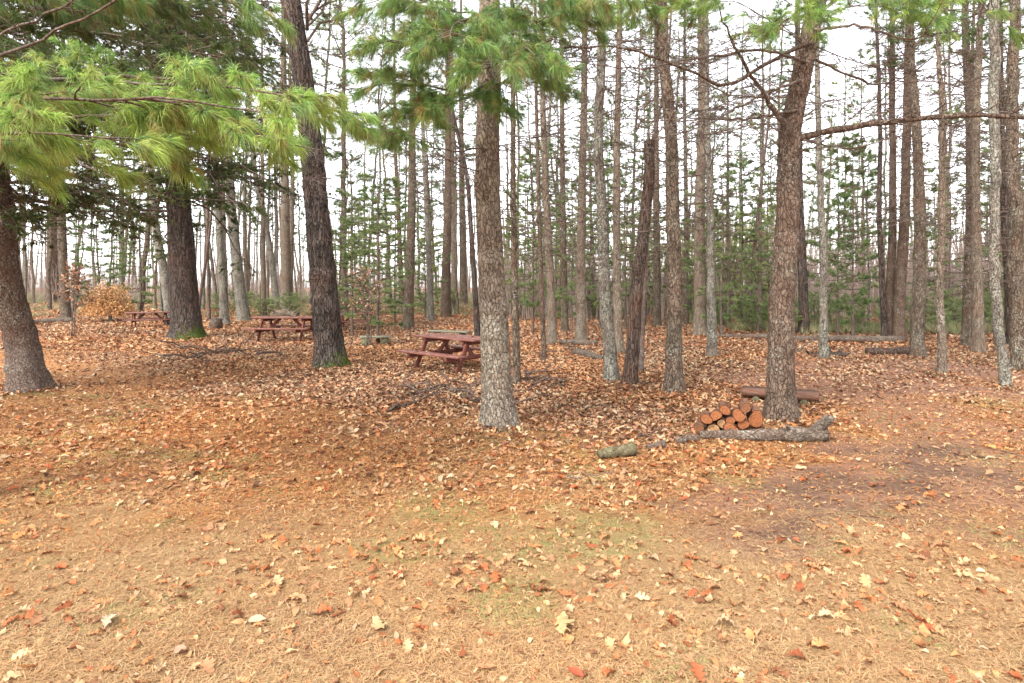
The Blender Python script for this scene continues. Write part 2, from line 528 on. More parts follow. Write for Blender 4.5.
def make_ground():
    u = np.linspace(-1, 1, 560)
    gx = 2.2 * np.sinh(u * 5.9)
    v = np.linspace(-1, 1, 620)
    gy = 4.5 + 1.9 * np.sinh(v * 6.1)
    X, Y = np.meshgrid(gx, gy)
    x, y = X.ravel(), Y.ravel()
    z = hgt(x, y) * (1 - sst(60, 120, np.hypot(x, y)))
    n, m = len(gx), len(gy)
    i = (np.arange(m - 1)[:, None] * n + np.arange(n - 1)[None, :]).ravel()
    mb = MB()
    col = np.stack([zone_forest(x, y), zone_path(x, y), zone_mud(x, y)], 1)
    mb.add(np.stack([x, y, z], 1), [np.stack([i, i + 1, i + n + 1, i + n], 1)], col)
    m_, nt = new_mat('forest floor')
    s = NT(nt)
    tc = s.n('ShaderNodeTexCoord').outputs['Object']
    zn = s.n('ShaderNodeSeparateColor', {0: s.n('ShaderNodeVertexColor', layer_name='tint').outputs['Color']}).outputs
    fine = s.noise(tc, 85, 5, .75)
    med = s.noise(tc, 19, 5, .7)
    big = s.noise(tc, 1.3, 4, .6)
    big2 = s.noise(tc, 2.7, 3, .55, Distortion=.6)
    speck = s.n('ShaderNodeTexVoronoi', {'Vector': tc, 'Scale': 34.}).outputs['Color']
    sp = s.n('ShaderNodeSeparateColor', {0: speck}).outputs
    fm = s.math('ADD', s.math('MULTIPLY', fine, .55), s.math('MULTIPLY', med, .45))
    streak = None
    for ang in (.2, 1.1, 2.0, 2.8):
        mp = s.n('ShaderNodeMapping', {'Vector': tc, 'Rotation': (0, 0, ang), 'Scale': (1., .09, 1.)}).outputs[0]
        k_ = s.noise(mp, 160, 3, .6)
        streak = k_ if streak is None else s.math('MAXIMUM', streak, k_)
    fl = s.math('ADD', s.math('MULTIPLY', streak, .6), s.math('MULTIPLY', fm, .4))
    lawn = s.ramp(fl, [(.42, (.06, .028, .015)), (.5, (.23, .1, .042)), (.58, (.42, .21, .09)), (.7, (.53, .34, .17))])
    yy_ = s.n('ShaderNodeSeparateXYZ', {0: tc}).outputs[1]
    lawn = s.mix(s.math('MULTIPLY', s.math('ADD', s.mask(big, .5, .66), s.math('MULTIPLY', s.mask(yy_, 3., 6.2), .7)), .36), lawn, (.4, .17, .06))
    lawn = s.mix(s.math('MULTIPLY', s.mask(big2, .52, .7), .5), lawn, s.ramp(fine, [(.35, (.15, .11, .045)), (.7, (.36, .29, .14))]))
    lwn2 = s.noise(tc, 3.6, 3, .6)
    lawn = s.mix(s.math('MULTIPLY', s.mask(lwn2, .6, .74), .35), lawn, (.22, .19, .075))
    vor = s.n('ShaderNodeTexVoronoi', {'Vector': s.n('ShaderNodeVectorMath', {0: tc, 1: s.n('ShaderNodeVectorMath', {0: s.n('ShaderNodeTexNoise', {'Vector': tc, 'Scale': 6.}).outputs['Color'], 3: .25}, operation='SCALE').outputs[0]}, operation='ADD').outputs[0], 'Scale': 11.})
    vc = s.n('ShaderNodeSeparateColor', {0: vor.outputs['Color']}).outputs
    fall = s.ramp(vc[0], [(0., (.1, .052, .034)), (.3, (.24, .125, .078)), (.6, (.35, .2, .13)), (.85, (.42, .265, .18)), (1., (.46, .33, .24))])
    fall = s.mix(.45, fall, s.ramp(fm, [(.32, (.06, .032, .021)), (.5, (.27, .145, .09)), (.7, (.43, .27, .18))]))
    fall = s.mix(s.math('MULTIPLY', s.mask(big, .48, .66), .3), fall, (.36, .17, .085))
    path = s.ramp(fl, [(.42, (.065, .035, .025)), (.53, (.195, .102, .068)), (.68, (.36, .215, .15))])
    mud = s.ramp(fm, [(.35, (.04, .024, .017)), (.62, (.17, .1, .068))])
    c = s.mix(zn[0], lawn, fall)
    c = s.mix(s.math('MULTIPLY', zn[1], .85), c, path)
    c = s.mix(zn[2], c, mud)
    h = s.math('ADD', fine, s.math('MULTIPLY', med, 1.2))
    bp = s.n('ShaderNodeBump', {'Strength': .8, 'Distance': .02, 'Height': h}).outputs[0]
    s.out(s.n('ShaderNodeBsdfPrincipled', {'Base Color': c, 'Roughness': .95, 'Specular IOR Level': .1, 'Normal': bp}).outputs[0])
    o = link('ground', mb.mesh('ground', m_, colour=True))
    o['kind'] = 'structure'


# leaf outlines: stations along the midrib (x, half width)
OAK = np.array([(0, .015), (.1, .03), (.17, .1), (.22, .17), (.27, .15), (.31, .08), (.36, .14), (.42, .27), (.48, .26), (.53, .12), (.58, .17), (.64, .31), (.7, .28), (.75, .13), (.8, .18), (.86, .2), (.92, .13), (.97, .08), (1, .01)])
OVAL = np.array([(0, .02), (.15, .16), (.4, .27), (.65, .24), (.85, .12), (1, .01)])
SIMPLE = np.array([(0, .04), (.4, .27), (.7, .22), (1, .03)])


def leaves(mb, x, y, z, size, shape, cols, flat=.35, curl=.5):
    """Curled leaves lying at random angles; one midrib and two edges each."""
    N = len(x)
    S = len(shape)
    t = shape[:, 0][None, :]
    w = shape[:, 1][None, :]
    sz = np.asarray(size)[:, None]
    asym = rng.uniform(.75, 1.25, (N, 1))
    cu = rng.normal(0, curl, (N, 1))
    fo = rng.normal(.25, .35, (N, 1))
    lx = (t - .5) * np.ones((N, 1))
    lz = cu * (lx ** 2) * 1.2
    wob = rng.normal(0, .05, (N, S))
    mid = np.stack([lx, wob * .3, lz], -1)
    ed1 = np.stack([lx + rng.normal(0, .03, (N, S)), w * asym, lz + w * fo + wob], -1)
    ed2 = np.stack([lx + rng.normal(0, .03, (N, S)), -w / asym, lz + w * fo - wob], -1)
    V = np.stack([ed1, mid, ed2], 2) * sz[:, None, None, :]
    a = rng.uniform(0, 2 * np.pi, N)
    up = norm(np.stack([rng.normal(0, flat, N), rng.normal(0, flat, N), np.ones(N)], -1))
    ux = norm(np.cross(up, np.stack([np.sin(a), -np.cos(a), 0 * a], -1)))
    uy = np.cross(up, ux)
    R = np.stack([ux, uy, up], -1)
    V = np.einsum('nij,nskj->nski', R, V)
    low = V[..., 2].min((1, 2))
    V = V + np.stack([x, y, z - low * .75], -1)[:, None, None, :]
    k = np.arange(S - 1)[:, None] * 3
    q = np.concatenate([k + np.array([[0, 1, 4, 3]]), k + np.array([[1, 2, 5, 4]])])
    faces = (np.arange(N) * S * 3)[:, None, None] + q[None]
    cols = np.asarray(cols, float)
    q = np.stack([x, y, 0 * x], -1)
    c = cols[rng.integers(0, len(cols), N)] * rng.uniform(.7, 1.25, (N, 1)) * (.8 + .4 * fnoise(q * .75, 3, 21))[:, None]
    orange = sst(.5, .68, fnoise(q * .5, 2, 31))[:, None] * .5
    c = c * (1 - orange * np.array([[-.12, .1, .35]]))
    mb.add(V, [faces.reshape(-1, 4)], np.repeat(c, S * 3, 0))


LC_FOREST = [(0.398, 0.233, 0.131), (0.427, 0.276, 0.162), (0.359, 0.184, 0.095), (0.272, 0.125, 0.067), (0.436, 0.31, 0.186), (0.388, 0.194, 0.098), (0.136, 0.063, 0.036), (0.407, 0.247, 0.143), (0.339, 0.145, 0.075), (0.446, 0.335, 0.21), (0.194, 0.087, 0.048), (0.097, 0.049, 0.029)]
LC_LAWN = [(0.45, 0.24, 0.113), (0.49, 0.3, 0.158), (0.42, 0.19, 0.077), (0.35, 0.12, 0.045), (0.51, 0.335, 0.189), (0.44, 0.2, 0.081), (0.2, 0.08, 0.036), (0.47, 0.255, 0.126), (0.37, 0.18, 0.09), (0.3, 0.09, 0.036)]
STRAW = [(0.49, 0.255, 0.101), (0.54, 0.332, 0.145), (0.46, 0.204, 0.07), (0.33, 0.133, 0.048), (0.55, 0.388, 0.198), (0.47, 0.219, 0.084), (0.43, 0.316, 0.114), (0.18, 0.076, 0.04), (0.49, 0.296, 0.141), (0.41, 0.168, 0.066), (0.12, 0.056, 0.031)]


BASES, TOPS = [], []


def field(n, y0, y1, slope=.95, xm=1.):
    """Spots spread evenly over the wedge of ground in front of the camera."""
    y = np.sqrt(rng.uniform(y0 ** 2, y1 ** 2, n))
    x = rng.uniform(-1, 1, n) * (y * slope + xm)
    return x, y


def make_litter():
    mb = MB()
    # whole oak and maple leaves on the lawn near the camera
    x, y = field(15000, 1.7, 8.5)
    q = np.stack([x, y, 0 * x], -1)
    den = (.3 + .7 * sst(.42, .66, fnoise(q * 1.1, 3, 70))) * (1 - .85 * zone_path(x, y)) * (1 - .7 * zone_mud(x, y))
    k = rng.random(len(x)) < den
    x, y = x[k], y[k]
    size = .04 + .07 * rng.random(len(x)) ** 1.6
    h = len(x) * 2 // 3
    z = hgt(x, y) + .010
    leaves(mb, x[:h], y[:h], z[:h], size[:h], OAK, LC_LAWN, .2, .55)
    leaves(mb, x[h:], y[h:], z[h:], size[h:] * .65, OVAL, LC_LAWN, .25, .6)
    # the smaller crumbs between them
    x, y = field(75000, 1.7, 11.5)
    k = rng.random(len(x)) < (.95 - .6 * zone_path(x, y)) * (1 - .7 * zone_mud(x, y))
    x, y = x[k], y[k]
    leaves(mb, x, y, hgt(x, y) + .006, rng.uniform(.014, .05, len(x)), SIMPLE, LC_LAWN + LC_FOREST[:4], .3, .6)
    # the thick leaf fall under the trees
    x, y = field(265000, 5.0, 17)
    k = rng.random(len(x)) < (zone_forest(x, y) * .93 + .07) * (1 - .88 * zone_path(x, y)) * (1 - .6 * zone_mud(x, y))
    x, y = x[k], y[k]
    leaves(mb, x, y, hgt(x, y) + rng.uniform(0, .03, len(x)), rng.uniform(.035, .1, len(x)), SIMPLE, LC_FOREST, .3, .6)
    x, y = field(110000, 16, 38)
    k = rng.random(len(x)) < 1 - .5 * zone_path(x, y)
    x, y = x[k], y[k]
    leaves(mb, x, y, hgt(x, y) + rng.uniform(0, .04, len(x)), rng.uniform(.08, .16, len(x)), SIMPLE[[0, 1, 3]], LC_FOREST, .35, .7)
    x, y = field(30000, 36, 62)
    leaves(mb, x, y, hgt(x, y) + rng.uniform(0, .05, len(x)), rng.uniform(.18, .3, len(x)), SIMPLE[[0, 1, 3]], LC_FOREST, .4, .7)
    bx, by, bh = [], [], []
    for (a, b, r) in BASES:
        if b < 21:
            n_ = int(160 + 500 * r)
            t_ = rng.uniform(0, 6.283, n_)
            q_ = np.abs(rng.normal(0, .16, n_))
            bx.append(a + np.cos(t_) * (r * 1.15 + q_))
            by.append(b + np.sin(t_) * (r * 1.15 + q_))
            bh.append(.07 * np.exp(-(q_ / .1)) * rng.random(n_))
    x, y, h_ = np.concatenate(bx), np.concatenate(by), np.concatenate(bh)
    leaves(mb, x, y, hgt(x, y) + h_, rng.uniform(.03, .085, len(x)), SIMPLE, LC_FOREST + LC_LAWN[2:6], .45, .6)
    T_ = np.array(TOPS)
    leaves(mb, T_[:, 0], T_[:, 1], T_[:, 2], rng.uniform(.03, .08, len(T_)), SIMPLE, LC_FOREST, .12, .5)
    o = link('leaf_litter', mb.mesh('leaf_litter', M_LEAF, colour=True, smooth=False))
    tag(o, 'brown and tan dead leaves covering the forest floor', 'fallen leaves', kind='stuff')
    # dry grass and pine straw
    mb = MB()
    for n_, ya, yb, lw in ((390000, 1.9, 4.6, .62), (260000, 4.3, 9.5, 1.3)):
        x, y = field(n_, ya, yb, xm=.4)
        q = np.stack([x, y, 0 * x], -1)
        k = rng.random(len(x)) < (1.05 - .8 * zone_forest(x, y)) * (1 - .72 * zone_path(x, y)) * (1 - .85 * zone_mud(x, y))
        x, y, q = x[k], y[k], q[k]
        N = len(x)
        L = rng.uniform(.03, .10, N) * lw ** .5
        a = rng.uniform(0, 2 * np.pi, N)
        lift = np.abs(rng.normal(0, .2, N))
        d = np.stack([np.cos(a), np.sin(a), lift], -1)
        C = np.stack([x, y, hgt(x, y) + rng.uniform(.0, .016, N)], -1)
        s = np.stack([-np.sin(a), np.cos(a), 0 * a], -1) * rng.uniform(.0009, .0021, N)[:, None] * lw
        bend = np.stack([rng.normal(0, .15, N), rng.normal(0, .15, N), -lift * .7], -1)
        mid = C + d * L[:, None] * .5
        tip = C + d * L[:, None] + bend * L[:, None]
        V = np.stack([C - s, C + s, mid + s, mid - s, tip], 1)
        b = (np.arange(N) * 5)[:, None]
        g = sst(.56, .74, fnoise(q * 1.5, 3, 90))
        cols = np.array(STRAW)
        c = cols[rng.integers(0, len(cols), N)] * rng.uniform(.65, 1.2, (N, 1)) * (.82 + .36 * fnoise(q * 1.1, 3, 23))[:, None]
        orange = np.clip(sst(.45, .66, fnoise(q * .9, 2, 33)) * .45 + .4 * sst(3., 6.2, y) - .12, 0, .7)[:, None]
        c = c * (1 - orange * np.array([[-.05, .18, .4]]))
        near = (1 - sst(2.6, 6.2, y + (fnoise(q * 1.3, 3, 81) - .5) * 3.5))[:, None] * .55
        c = c * (1 - near) + near * np.array([[.58, .4, .21]]) * rng.uniform(.3, 1.25, (N, 1))
        gr = (rng.random(N) < g * .34)[:, None]
        c = np.where(gr, np.array([[.26, .29, .1]]) * rng.uniform(.7, 1.3, (N, 1)), c)
        mb.add(V, [b + np.array([[0, 1, 2, 3]]), b + np.array([[3, 2, 4]])], np.repeat(c, 5, 0))
    o = link('dry_grass', mb.mesh('dry_grass', M_STRAW, colour=True, smooth=False))
    tag(o, 'flattened dry grass and fallen pine straw on the lawn', 'dry grass', kind='stuff')


# ================================================================ crowns shared by many trees
G_PINE = [(.13, .195, .065), (.17, .24, .08), (.11, .17, .07), (.2, .25, .09), (.09, .13, .05)]
G_DARK = [(0.054, 0.081, 0.024), (0.081, 0.115, 0.03), (0.041, 0.068, 0.024), (0.115, 0.135, 0.042), (0.121, 0.095, 0.042)]
G_SOFT = [(.21, .27, .115), (.26, .31, .13), (.17, .23, .105), (.31, .33, .13)]
G_BRIGHT = [(0.31, 0.448, 0.09), (0.391, 0.515, 0.12), (0.23, 0.381, 0.09), (0.46, 0.526, 0.16), (0.161, 0.258, 0.08), (0.322, 0.426, 0.1), (0.23, 0.347, 0.13), (0.31, 0.246, 0.09)]
G_MID = [(.19, .31, .075), (.24, .36, .09), (.13, .23, .07), (.3, .38, .11), (.1, .17, .06), (.17, .27, .12), (.29, .2, .07)]


def pine_crown(seed, height=8., reach=2.3, whorl=.55, blade=.19, n=10, cols=G_PINE, sparse=.22, up=.25, z0=0., tufts=4, bw=.014):
    """(needle mesh, limb mesh) of a white pine crown whose stem runs up the z axis."""
    B, D, L = [], [], []
    z = z0
    while z < height - .2:
        k = rng.integers(3, 6)
        a0 = rng.uniform(0, 6.28)
        f = 1 - (z - z0) / (height - z0)
        prof = min(1., .35 + 1.6 * (1 - f)) * (.18 + .82 * f ** .8)
        for j in range(k):
            if rng.random() < sparse:
                continue
            a = a0 + j * 6.28 / k + rng.normal(0, .25)
            B.append((0, 0, z + rng.normal(0, .08)))
            e = up * (.4 + 1.2 * (1 - f)) + rng.normal(0, .12)
            D.append((math.cos(a), math.sin(a), e))
            L.append(reach * prof * rng.uniform(.6, 1.2))
        z += whorl * rng.uniform(.6, 1.4)
    P1 = grow(B, D, L, K=5, bend=.1, lift=.1, jit=.12)
    P2 = children(P1, 6, .42, .25, 1., side=.8, up=.15, K=4, lift=.1)
    C, A, _ = pick(P2, .35, 1., tufts)
    C1, A1, _ = pick(P1, .7, 1., 3)
    C, A = np.concatenate([C, C1]), np.concatenate([A, A1])
    nb, lb = MB(), MB()
    needles(nb, C, norm(A + np.array([0, 0, .25])), n, blade, bw, .55, .05, cols)
    tubes(lb, P1, rad(P1, np.array(L) * .012 + .006), 4)
    tubes(lb, P2, rad(P2, .006), 3)
    return two(nb, lb, 'pine_crown', M_NEEDLE)


def bare_crown(height=8., reach=2.2, nl=13):
    z = np.sort(rng.uniform(0, height * .85, nl))
    a = rng.uniform(0, 6.28, nl)
    D = np.stack([np.cos(a), np.sin(a), rng.uniform(.6, 1.6, nl)], -1)
    B = np.stack([0 * z, 0 * z, z], -1)
    L = reach * (1 - .5 * z / height) * rng.uniform(.7, 1.3, nl)
    P1 = grow(B, D, L, K=6, bend=.15, lift=.15, jit=.2)
    P2 = children(P1, 6, .5, .2, .95, side=.7, up=.3, K=5, jit=.2)
    P3 = children(P2, 5, .5, .2, .95, side=.7, up=.2, K=4, jit=.2)
    lb = MB()
    tubes(lb, P1, rad(P1, L * .014), 5)
    tubes(lb, P2, rad(P2, .012), 3)
    tubes(lb, P3, rad(P3, .006), 3)
    return lb.mesh('bare_crown', M_TWIG)


def dead_branches(tp, z0, z1, n, lmax, lmin=.4, slope=.05, r0=.011, twigs=5, fine=3, back=False, lift=0.):
    """Dead side limbs of a trunk given by tp(z) -> x, y, r."""
    z = rng.uniform(z0, z1, n)
    a = rng.uniform(0, 6.28, n)
    x, y, r = tp(z)
    D = np.stack([np.cos(a), np.sin(a), rng.normal(slope, .16, n)], -1)
    B = np.stack([x + np.cos(a) * r * .6, y + np.sin(a) * r * .6, z], -1)
    L = rng.uniform(lmin, lmax, n) * rng.uniform(.5, 1., n)
    P1 = grow(B, D, L, K=7, bend=.16, lift=lift + rng.normal(-.02, .12, n), jit=.2)
    mb = MB()
    tubes(mb, P1, rad(P1, r0 * (.5 + .5 * L / lmax), .3), 5)
    if twigs:
        P2 = children(P1, twigs, .45, .25, .97, side=.7, up=0., K=5, jit=.25)
        tubes(mb, P2, rad(P2, r0 * .38, .4), 3)
        if fine:
            P3 = children(P2, fine, .5, .3, .95, side=.7, K=4, jit=.25)
            tubes(mb, P3, rad(P3, r0 * .2, .5), 3)
    return mb


# ================================================================ trees
def trunk_mesh(zs, xs, ys, rs, mat, sides, flare, lobes, rough, seed, oct=2):
    a = np.arange(sides) / sides * 2 * np.pi
    Z, A = np.meshgrid(zs, a, indexing='ij')
    R = np.interp(Z, zs, rs)
    ph = rng.uniform(0, 6.28, 3)
    lob = 1 + lobes * (np.cos(3 * A + ph[0]) * .5 + np.cos(5 * A + ph[1]) * .5)
    R = R * (1 + flare * np.exp(-np.maximum(Z, -.05) / .16) * lob + flare * .4 * np.exp(-np.maximum(Z, 0) / .6))
    if rough:
        q = np.stack([np.cos(A) * rs.max() * 26, np.sin(A) * rs.max() * 26, Z * 5], -1)
        R = R * (1 + rough * (fnoise(q, 3, seed) - .5) * 2)
        q2 = np.stack([np.cos(A) * 1.3, np.sin(A) * 1.3, Z * 1.5], -1)
        R = R * (1 + .12 * (fnoise(q2, 2, seed + 5) - .5))
    X = np.interp(Z, zs, xs) + R * np.cos(A)
    Y = np.interp(Z, zs, ys) + R * np.sin(A)
    V = np.stack([X, Y, Z], -1).reshape(-1, 3)
    n = len(zs)
    i = (np.arange(n - 1) * sides)[:, None]
    j = np.arange(sides)[None, :]
    j2 = (j + 1) % sides
    q = np.stack([i + j, i + j2, i + sides + j2, i + sides + j], -1).reshape(-1, 4)
    mb = MB()
    mb.add(V, [q, (n - 1) * sides + np.arange(sides)[None, :]])
    return mb.mesh('trunk', mat)


PROTO = {}


def tree(name, label, bx, by, w, path, bark, H=15., dead=0, crown=None, cz=None, cs=1., group=None, flare=.35, rough=.0, sides=14, dz=(1.8, 9.), dl=1.6, cat='tree', d=None, lobes=.25, broken=False, ddark=None, dr=.011, twigs=5, fine=3, taper=.3, step=.25, cmat=None):
    d = d or depth(by)
    X = (bx - 512) / F * d
    z0 = float(hgt(X, d))
    root = empty(name, (X, d, z0), label, cat, group)
    r0 = w / 2 / F * d
    zs = [-.15, 0.] + [(by - py) / F * d for (_, py) in path]
    xs = [0., 0.] + [(px - bx) / F * d for (px, _) in path]
    if zs[-1] < H and not broken:
        slope = (xs[-1] - xs[-2]) / max(.3, zs[-1] - zs[-2]) * .4
        xs.append(xs[-1] + slope * .8)
        zs.append(zs[-1] + .8)
        xs.append(xs[-1] + rng.normal(0, .03))
        zs.append(H)
    top = zs[-1]
    zz = np.concatenate([np.linspace(-.15, .6, 12 if sides > 20 else 6), np.arange(.7, top, step), [top]])
    xx = np.interp(zz, zs, xs)
    for _ in range(3):
        xx[1:-1] = (xx[:-2] + 2 * xx[1:-1] + xx[2:]) / 4
    yy = np.cumsum(rng.normal(0, .012, len(zz)))
    yy -= yy[0]
    yy[zz < .3] = 0
    rr = r0 * (1 - (1 - taper) * np.clip(zz / max(H, top), 0, 1))
    seed = int(rng.integers(1e6))
    link('trunk', trunk_mesh(zz, xx, yy, rr, bark, sides, flare, lobes, rough, seed), root)

    def tp(z):
        return np.interp(z, zz, xx), np.interp(z, zz, yy), np.interp(z, zz, rr)
    if dead:
        db_ = dead_branches(tp, dz[0], min(dz[1], top - .2), int(dead * 2.4), dl * (1.65 if d < 18 else 1.35), r0=dr * max(1., d / 10), twigs=twigs + 1, fine=fine + 1)
        if sides > 20:
            st_ = dead_branches(tp, .7, min(dz[0] + 1.2, top - .2), 12, .16, .05, r0=.013, twigs=0)
            db_.add(np.concatenate(st_.v), [np.concatenate(st_.f)])
        link('lower_crown', db_.mesh('lower_crown', M_TWIG), root)
    if crown:
        cz = cz if cz is not None else H * .55
        sc = (H - cz) / 8.
        x, y, _ = tp(cz)
        pr = PROTO[crown][int(rng.integers(len(PROTO[crown])))]
        o = link('crown', pr, root, (x, y, cz))
        o.rotation_euler = (0, 0, rng.uniform(0, 6.28))
        o.scale = (sc * cs, sc * cs, sc)
    if broken:
        mb = MB()
        x, y, r = tp(top - .05)
        n_ = 9
        a_ = np.arange(n_) / n_ * 6.283
        B = np.stack([x + np.cos(a_) * r * .62, y + np.sin(a_) * r * .62, np.full(n_, top - .06)], -1)
        h_ = rng.uniform(.05, .1, n_) + .14 * np.maximum(0, np.cos(a_ - .4))
        PP = B[:, None] + np.linspace(0, 1, 4)[None, :, None] * np.stack([rng.normal(0, .02, n_), rng.normal(0, .02, n_), h_], -1)[:, None]
        tubes(mb, PP, rad(PP, r * .42, .08), 5)
        link('splintered_top', mb.mesh('splintered_top', bark, smooth=False), root)
    BASES.append((X, d, r0))
    return root, tp, d


PROTO['pine'] = [pine_crown(k) for k in range(5)]
PROTO['thin'] = [pine_crown(k, reach=1.9, sparse=.35, cols=G_SOFT, whorl=.55) for k in range(3)]
PROTO['bare'] = [bare_crown() for k in range(4)]

# mounds of needles round the feet of the nearest trunks
for (bx_, by_, h_, r_) in ((497, 432, .07, .7), (331, 373, .10, .9), (30, 394, .08, .9), (781, 424, .07, .7), (187, 340, .1, 1.3), (675, 395, .05, .5), (621, 389, .06, .6)):
    MOUNDS.append(((bx_ - 512) / F * depth(by_), depth(by_), h_, r_))
# the litter heaped round the brush piles
for (bx_, by_, h_, r_) in ((455, 402, .10, .7), (225, 362, .13, .9), (545, 378, .10, .8)):
    MOUNDS.append(((bx_ - 512) / F * depth(by_), depth(by_), h_, r_))

make_ground()

TR = {}
big = dict(sides=56, step=.045, rough=.075, flare=.36, lobes=.5)
mid = dict(sides=28, step=.08, rough=.06)
TR['edge'] = tree('pine_tree', 'thick scaly trunk at the left edge with dark dead twigs spreading from it', 30, 394, 29, [(25, 360), (16, 313), (11, 250), (8, 180), (5, 90), (3, 0)], M_EDGE, H=11, dead=46, dz=(2.6, 7.5), dl=2.0, **big)
TR['oak'] = tree('oak_tree', 'big dark furrowed trunk with a mossy foot leaning left beside the maroon tables', 331, 372, 28, [(328, 330), (322, 260), (316, 200), (312, 150), (307, 110), (301, 65), (295, 25), (291, 0)], M_OAK, H=14, dead=30, dz=(3.0, 8), dl=2.2, crown='bare', cz=5., **big)
TR['near'] = tree('pine_tree', 'nearest lichen-flecked pine trunk in front of the picnic table with green boughs on top', 499, 432, 29.5, [(497, 390), (494, 330), (490, 260), (487, 200), (487, 140), (489, 90), (489, 0)], M_PINE_PALE, H=13, dead=9, dz=(2.4, 5), dl=1.2, crown='pine', cz=6.5, **big)
TR['fork'] = tree('pine_tree', 'reddish pine rising behind the fallen log and firewood with one long bare limb', 781, 424, 25.5, [(781, 390), (781, 330), (783, 280), (788, 225), (790, 190), (791, 160), (793, 135), (798, 110), (806, 65), (814, 32), (821, 0)], M_RED, H=12, dead=26, dz=(3.0, 6.5), dl=2.3, crown='pine', cz=6, **big)
TR['left'] = tree('oak_tree', 'very thick dark trunk left of the oak with hemlock sprays hanging round it', 187, 340, 27, [(185, 310), (182, 260), (179, 200), (177, 120), (176, 60), (175, 0)], M_OAK, H=17, dead=24, dz=(4, 12), dl=3.2, dr=.018, **{**mid, 'rough': .03})

# --- left of the oak
tree('maple_tree', 'slim grey trunk leaning against the left side of the thick dark trunk', 171, 326, 9, [(168, 300), (163, 268), (157, 236), (153, 215), (150, 150), (148, 60), (147, 0)], M_MAPLE, H=17, crown='bare', cz=9, dead=6, dz=(6, 12))
tree('pine_tree', 'dark trunk just right of the edge pine standing behind a low log', 66, 321, 9, [(65, 290), (64, 250), (63, 180), (63, 80), (63, 0)], M_PINE, H=17, crown='pine', cz=8, dead=14, dz=(3, 9), dl=2.4)
tree('pine_tree', 'far brown trunk seen between the edge pine and its dark neighbour', 51, 303, 10, [(51, 280), (52, 240), (53, 150), (53, 0)], M_RED, H=24, crown='pine', cz=12, dead=12, dz=(5, 14), dl=3)
tree('birch_tree', 'thin pale trunk rising behind the tan leafed bush', 121, 308, 5, [(121, 280), (122, 240), (121, 190), (120, 60)], M_MAPLE, H=20, crown='bare', cz=11, dead=4, dz=(6, 12))
tree('maple_tree', 'grey trunk with a sideways lean right of the thick dark trunk', 244, 321, 11.5, [(241, 295), (237, 262), (233, 225), (231, 195), (228, 140), (226, 60), (225, 0)], M_MAPLE, H=17, crown='bare', cz=9, dead=7, dz=(6, 13))
tree('maple_tree', 'mossy grey trunk behind the small weathered stump', 225, 326, 8.5, [(223, 290), (221, 262), (219, 235), (216, 190), (212, 100), (208, 0)], M_MAPLE, H=16, crown='bare', cz=9, dead=6, dz=(5, 12))
tree('pine_tree', 'dull brown trunk behind the left end of the second picnic table', 286, 316, 11, [(286, 280), (285, 230), (284, 160), (283, 60), (283, 0)], M_GREY, H=19, crown='thin', cz=11, dead=12, dz=(4, 13), dl=2)
tree('maple_tree', 'forking grey trunk left of the brown one behind the second table', 277, 309, 7, [(274, 280), (268, 240), (262, 210), (256, 180), (250, 120), (247, 0)], M_MAPLE, H=20, crown='bare', cz=12, dead=6, dz=(6, 13))
tree('pine_tree', 'thin straight grey pole standing farther back left of the forking trunk', 264, 319, 5, [(264, 280), (263, 200), (262, 100), (262, 0)], M_GREY, H=16, crown='thin', cz=9, dead=8, dz=(4, 9))
tree('maple_tree', 'spindly dark sapling slanting right between thick trunk and grey maples', 197, 318, 3.2, [(200, 290), (206, 250), (211, 215), (216, 170)], M_TWIG, H=12, dead=6, dz=(4, 9), dr=.008, d=24)
tree('maple_tree', 'second spindly dark sapling, upright, beside the slanting one', 209, 320, 3.2, [(208, 290), (207, 250), (208, 200), (209, 150)], M_TWIG, H=13, dead=6, dz=(4, 9), dr=.008)

# --- between the oak and the nearest pine
tree('pine_tree', 'tall mid brown trunk behind the left end of the nearest table', 408, 329, 10.5, [(409, 290), (411, 240), (412, 200), (412, 145), (413, 60), (413, 0)], M_PINE, H=16, crown='pine', cz=9.5, dead=22, dz=(3, 10), dl=2)
tree('pine_tree', 'narrow reddish trunk close left of the tall mid brown one', 403, 316, 5.5, [(401, 280), (399, 230), (397, 190), (395, 140), (394, 0)], M_RED, H=18, crown='thin', cz=11, dead=12, dz=(4, 11))
tree('pine_tree', 'red brown trunk above the middle of the nearest table', 446, 318, 10, [(446, 280), (447, 230), (448, 190), (448, 100), (448, 0)], M_RED, H=18, crown='pine', cz=10, dead=18, dz=(4, 11), dl=2)
tree('pine_tree', 'greyer trunk tight behind the red brown one above the table', 454, 314, 6.5, [(454, 270), (453, 200), (452, 100), (452, 0)], M_GREY, H=19, crown='thin', cz=11, dead=10, dz=(4, 11))
tree('pine_tree', 'far straight trunk in the gap left of the nearest pine', 464, 306, 8, [(463, 270), (462, 200), (461, 100), (461, 0)], M_PINE, H=23, crown='pine', cz=12, dead=14, dz=(5, 14), dl=2.4)
tree('maple_tree', 'thin pale trunk above the left end of the nearest tabletop', 431, 322, 6.5, [(430, 280), (428, 230), (426, 190), (423, 120), (421, 0)], M_MAPLE, H=16, crown='bare', cz=9, dead=6, dz=(4, 9))
tree('maple_tree', 'dark slanting trunk that meets the nearest pine from behind', 478, 341, 6, [(475, 290), (471, 230), (468, 180), (462, 150), (456, 128), (449, 90), (445, 40)], M_OAK, H=12, crown='bare', cz=8, dead=6, dz=(3, 8))

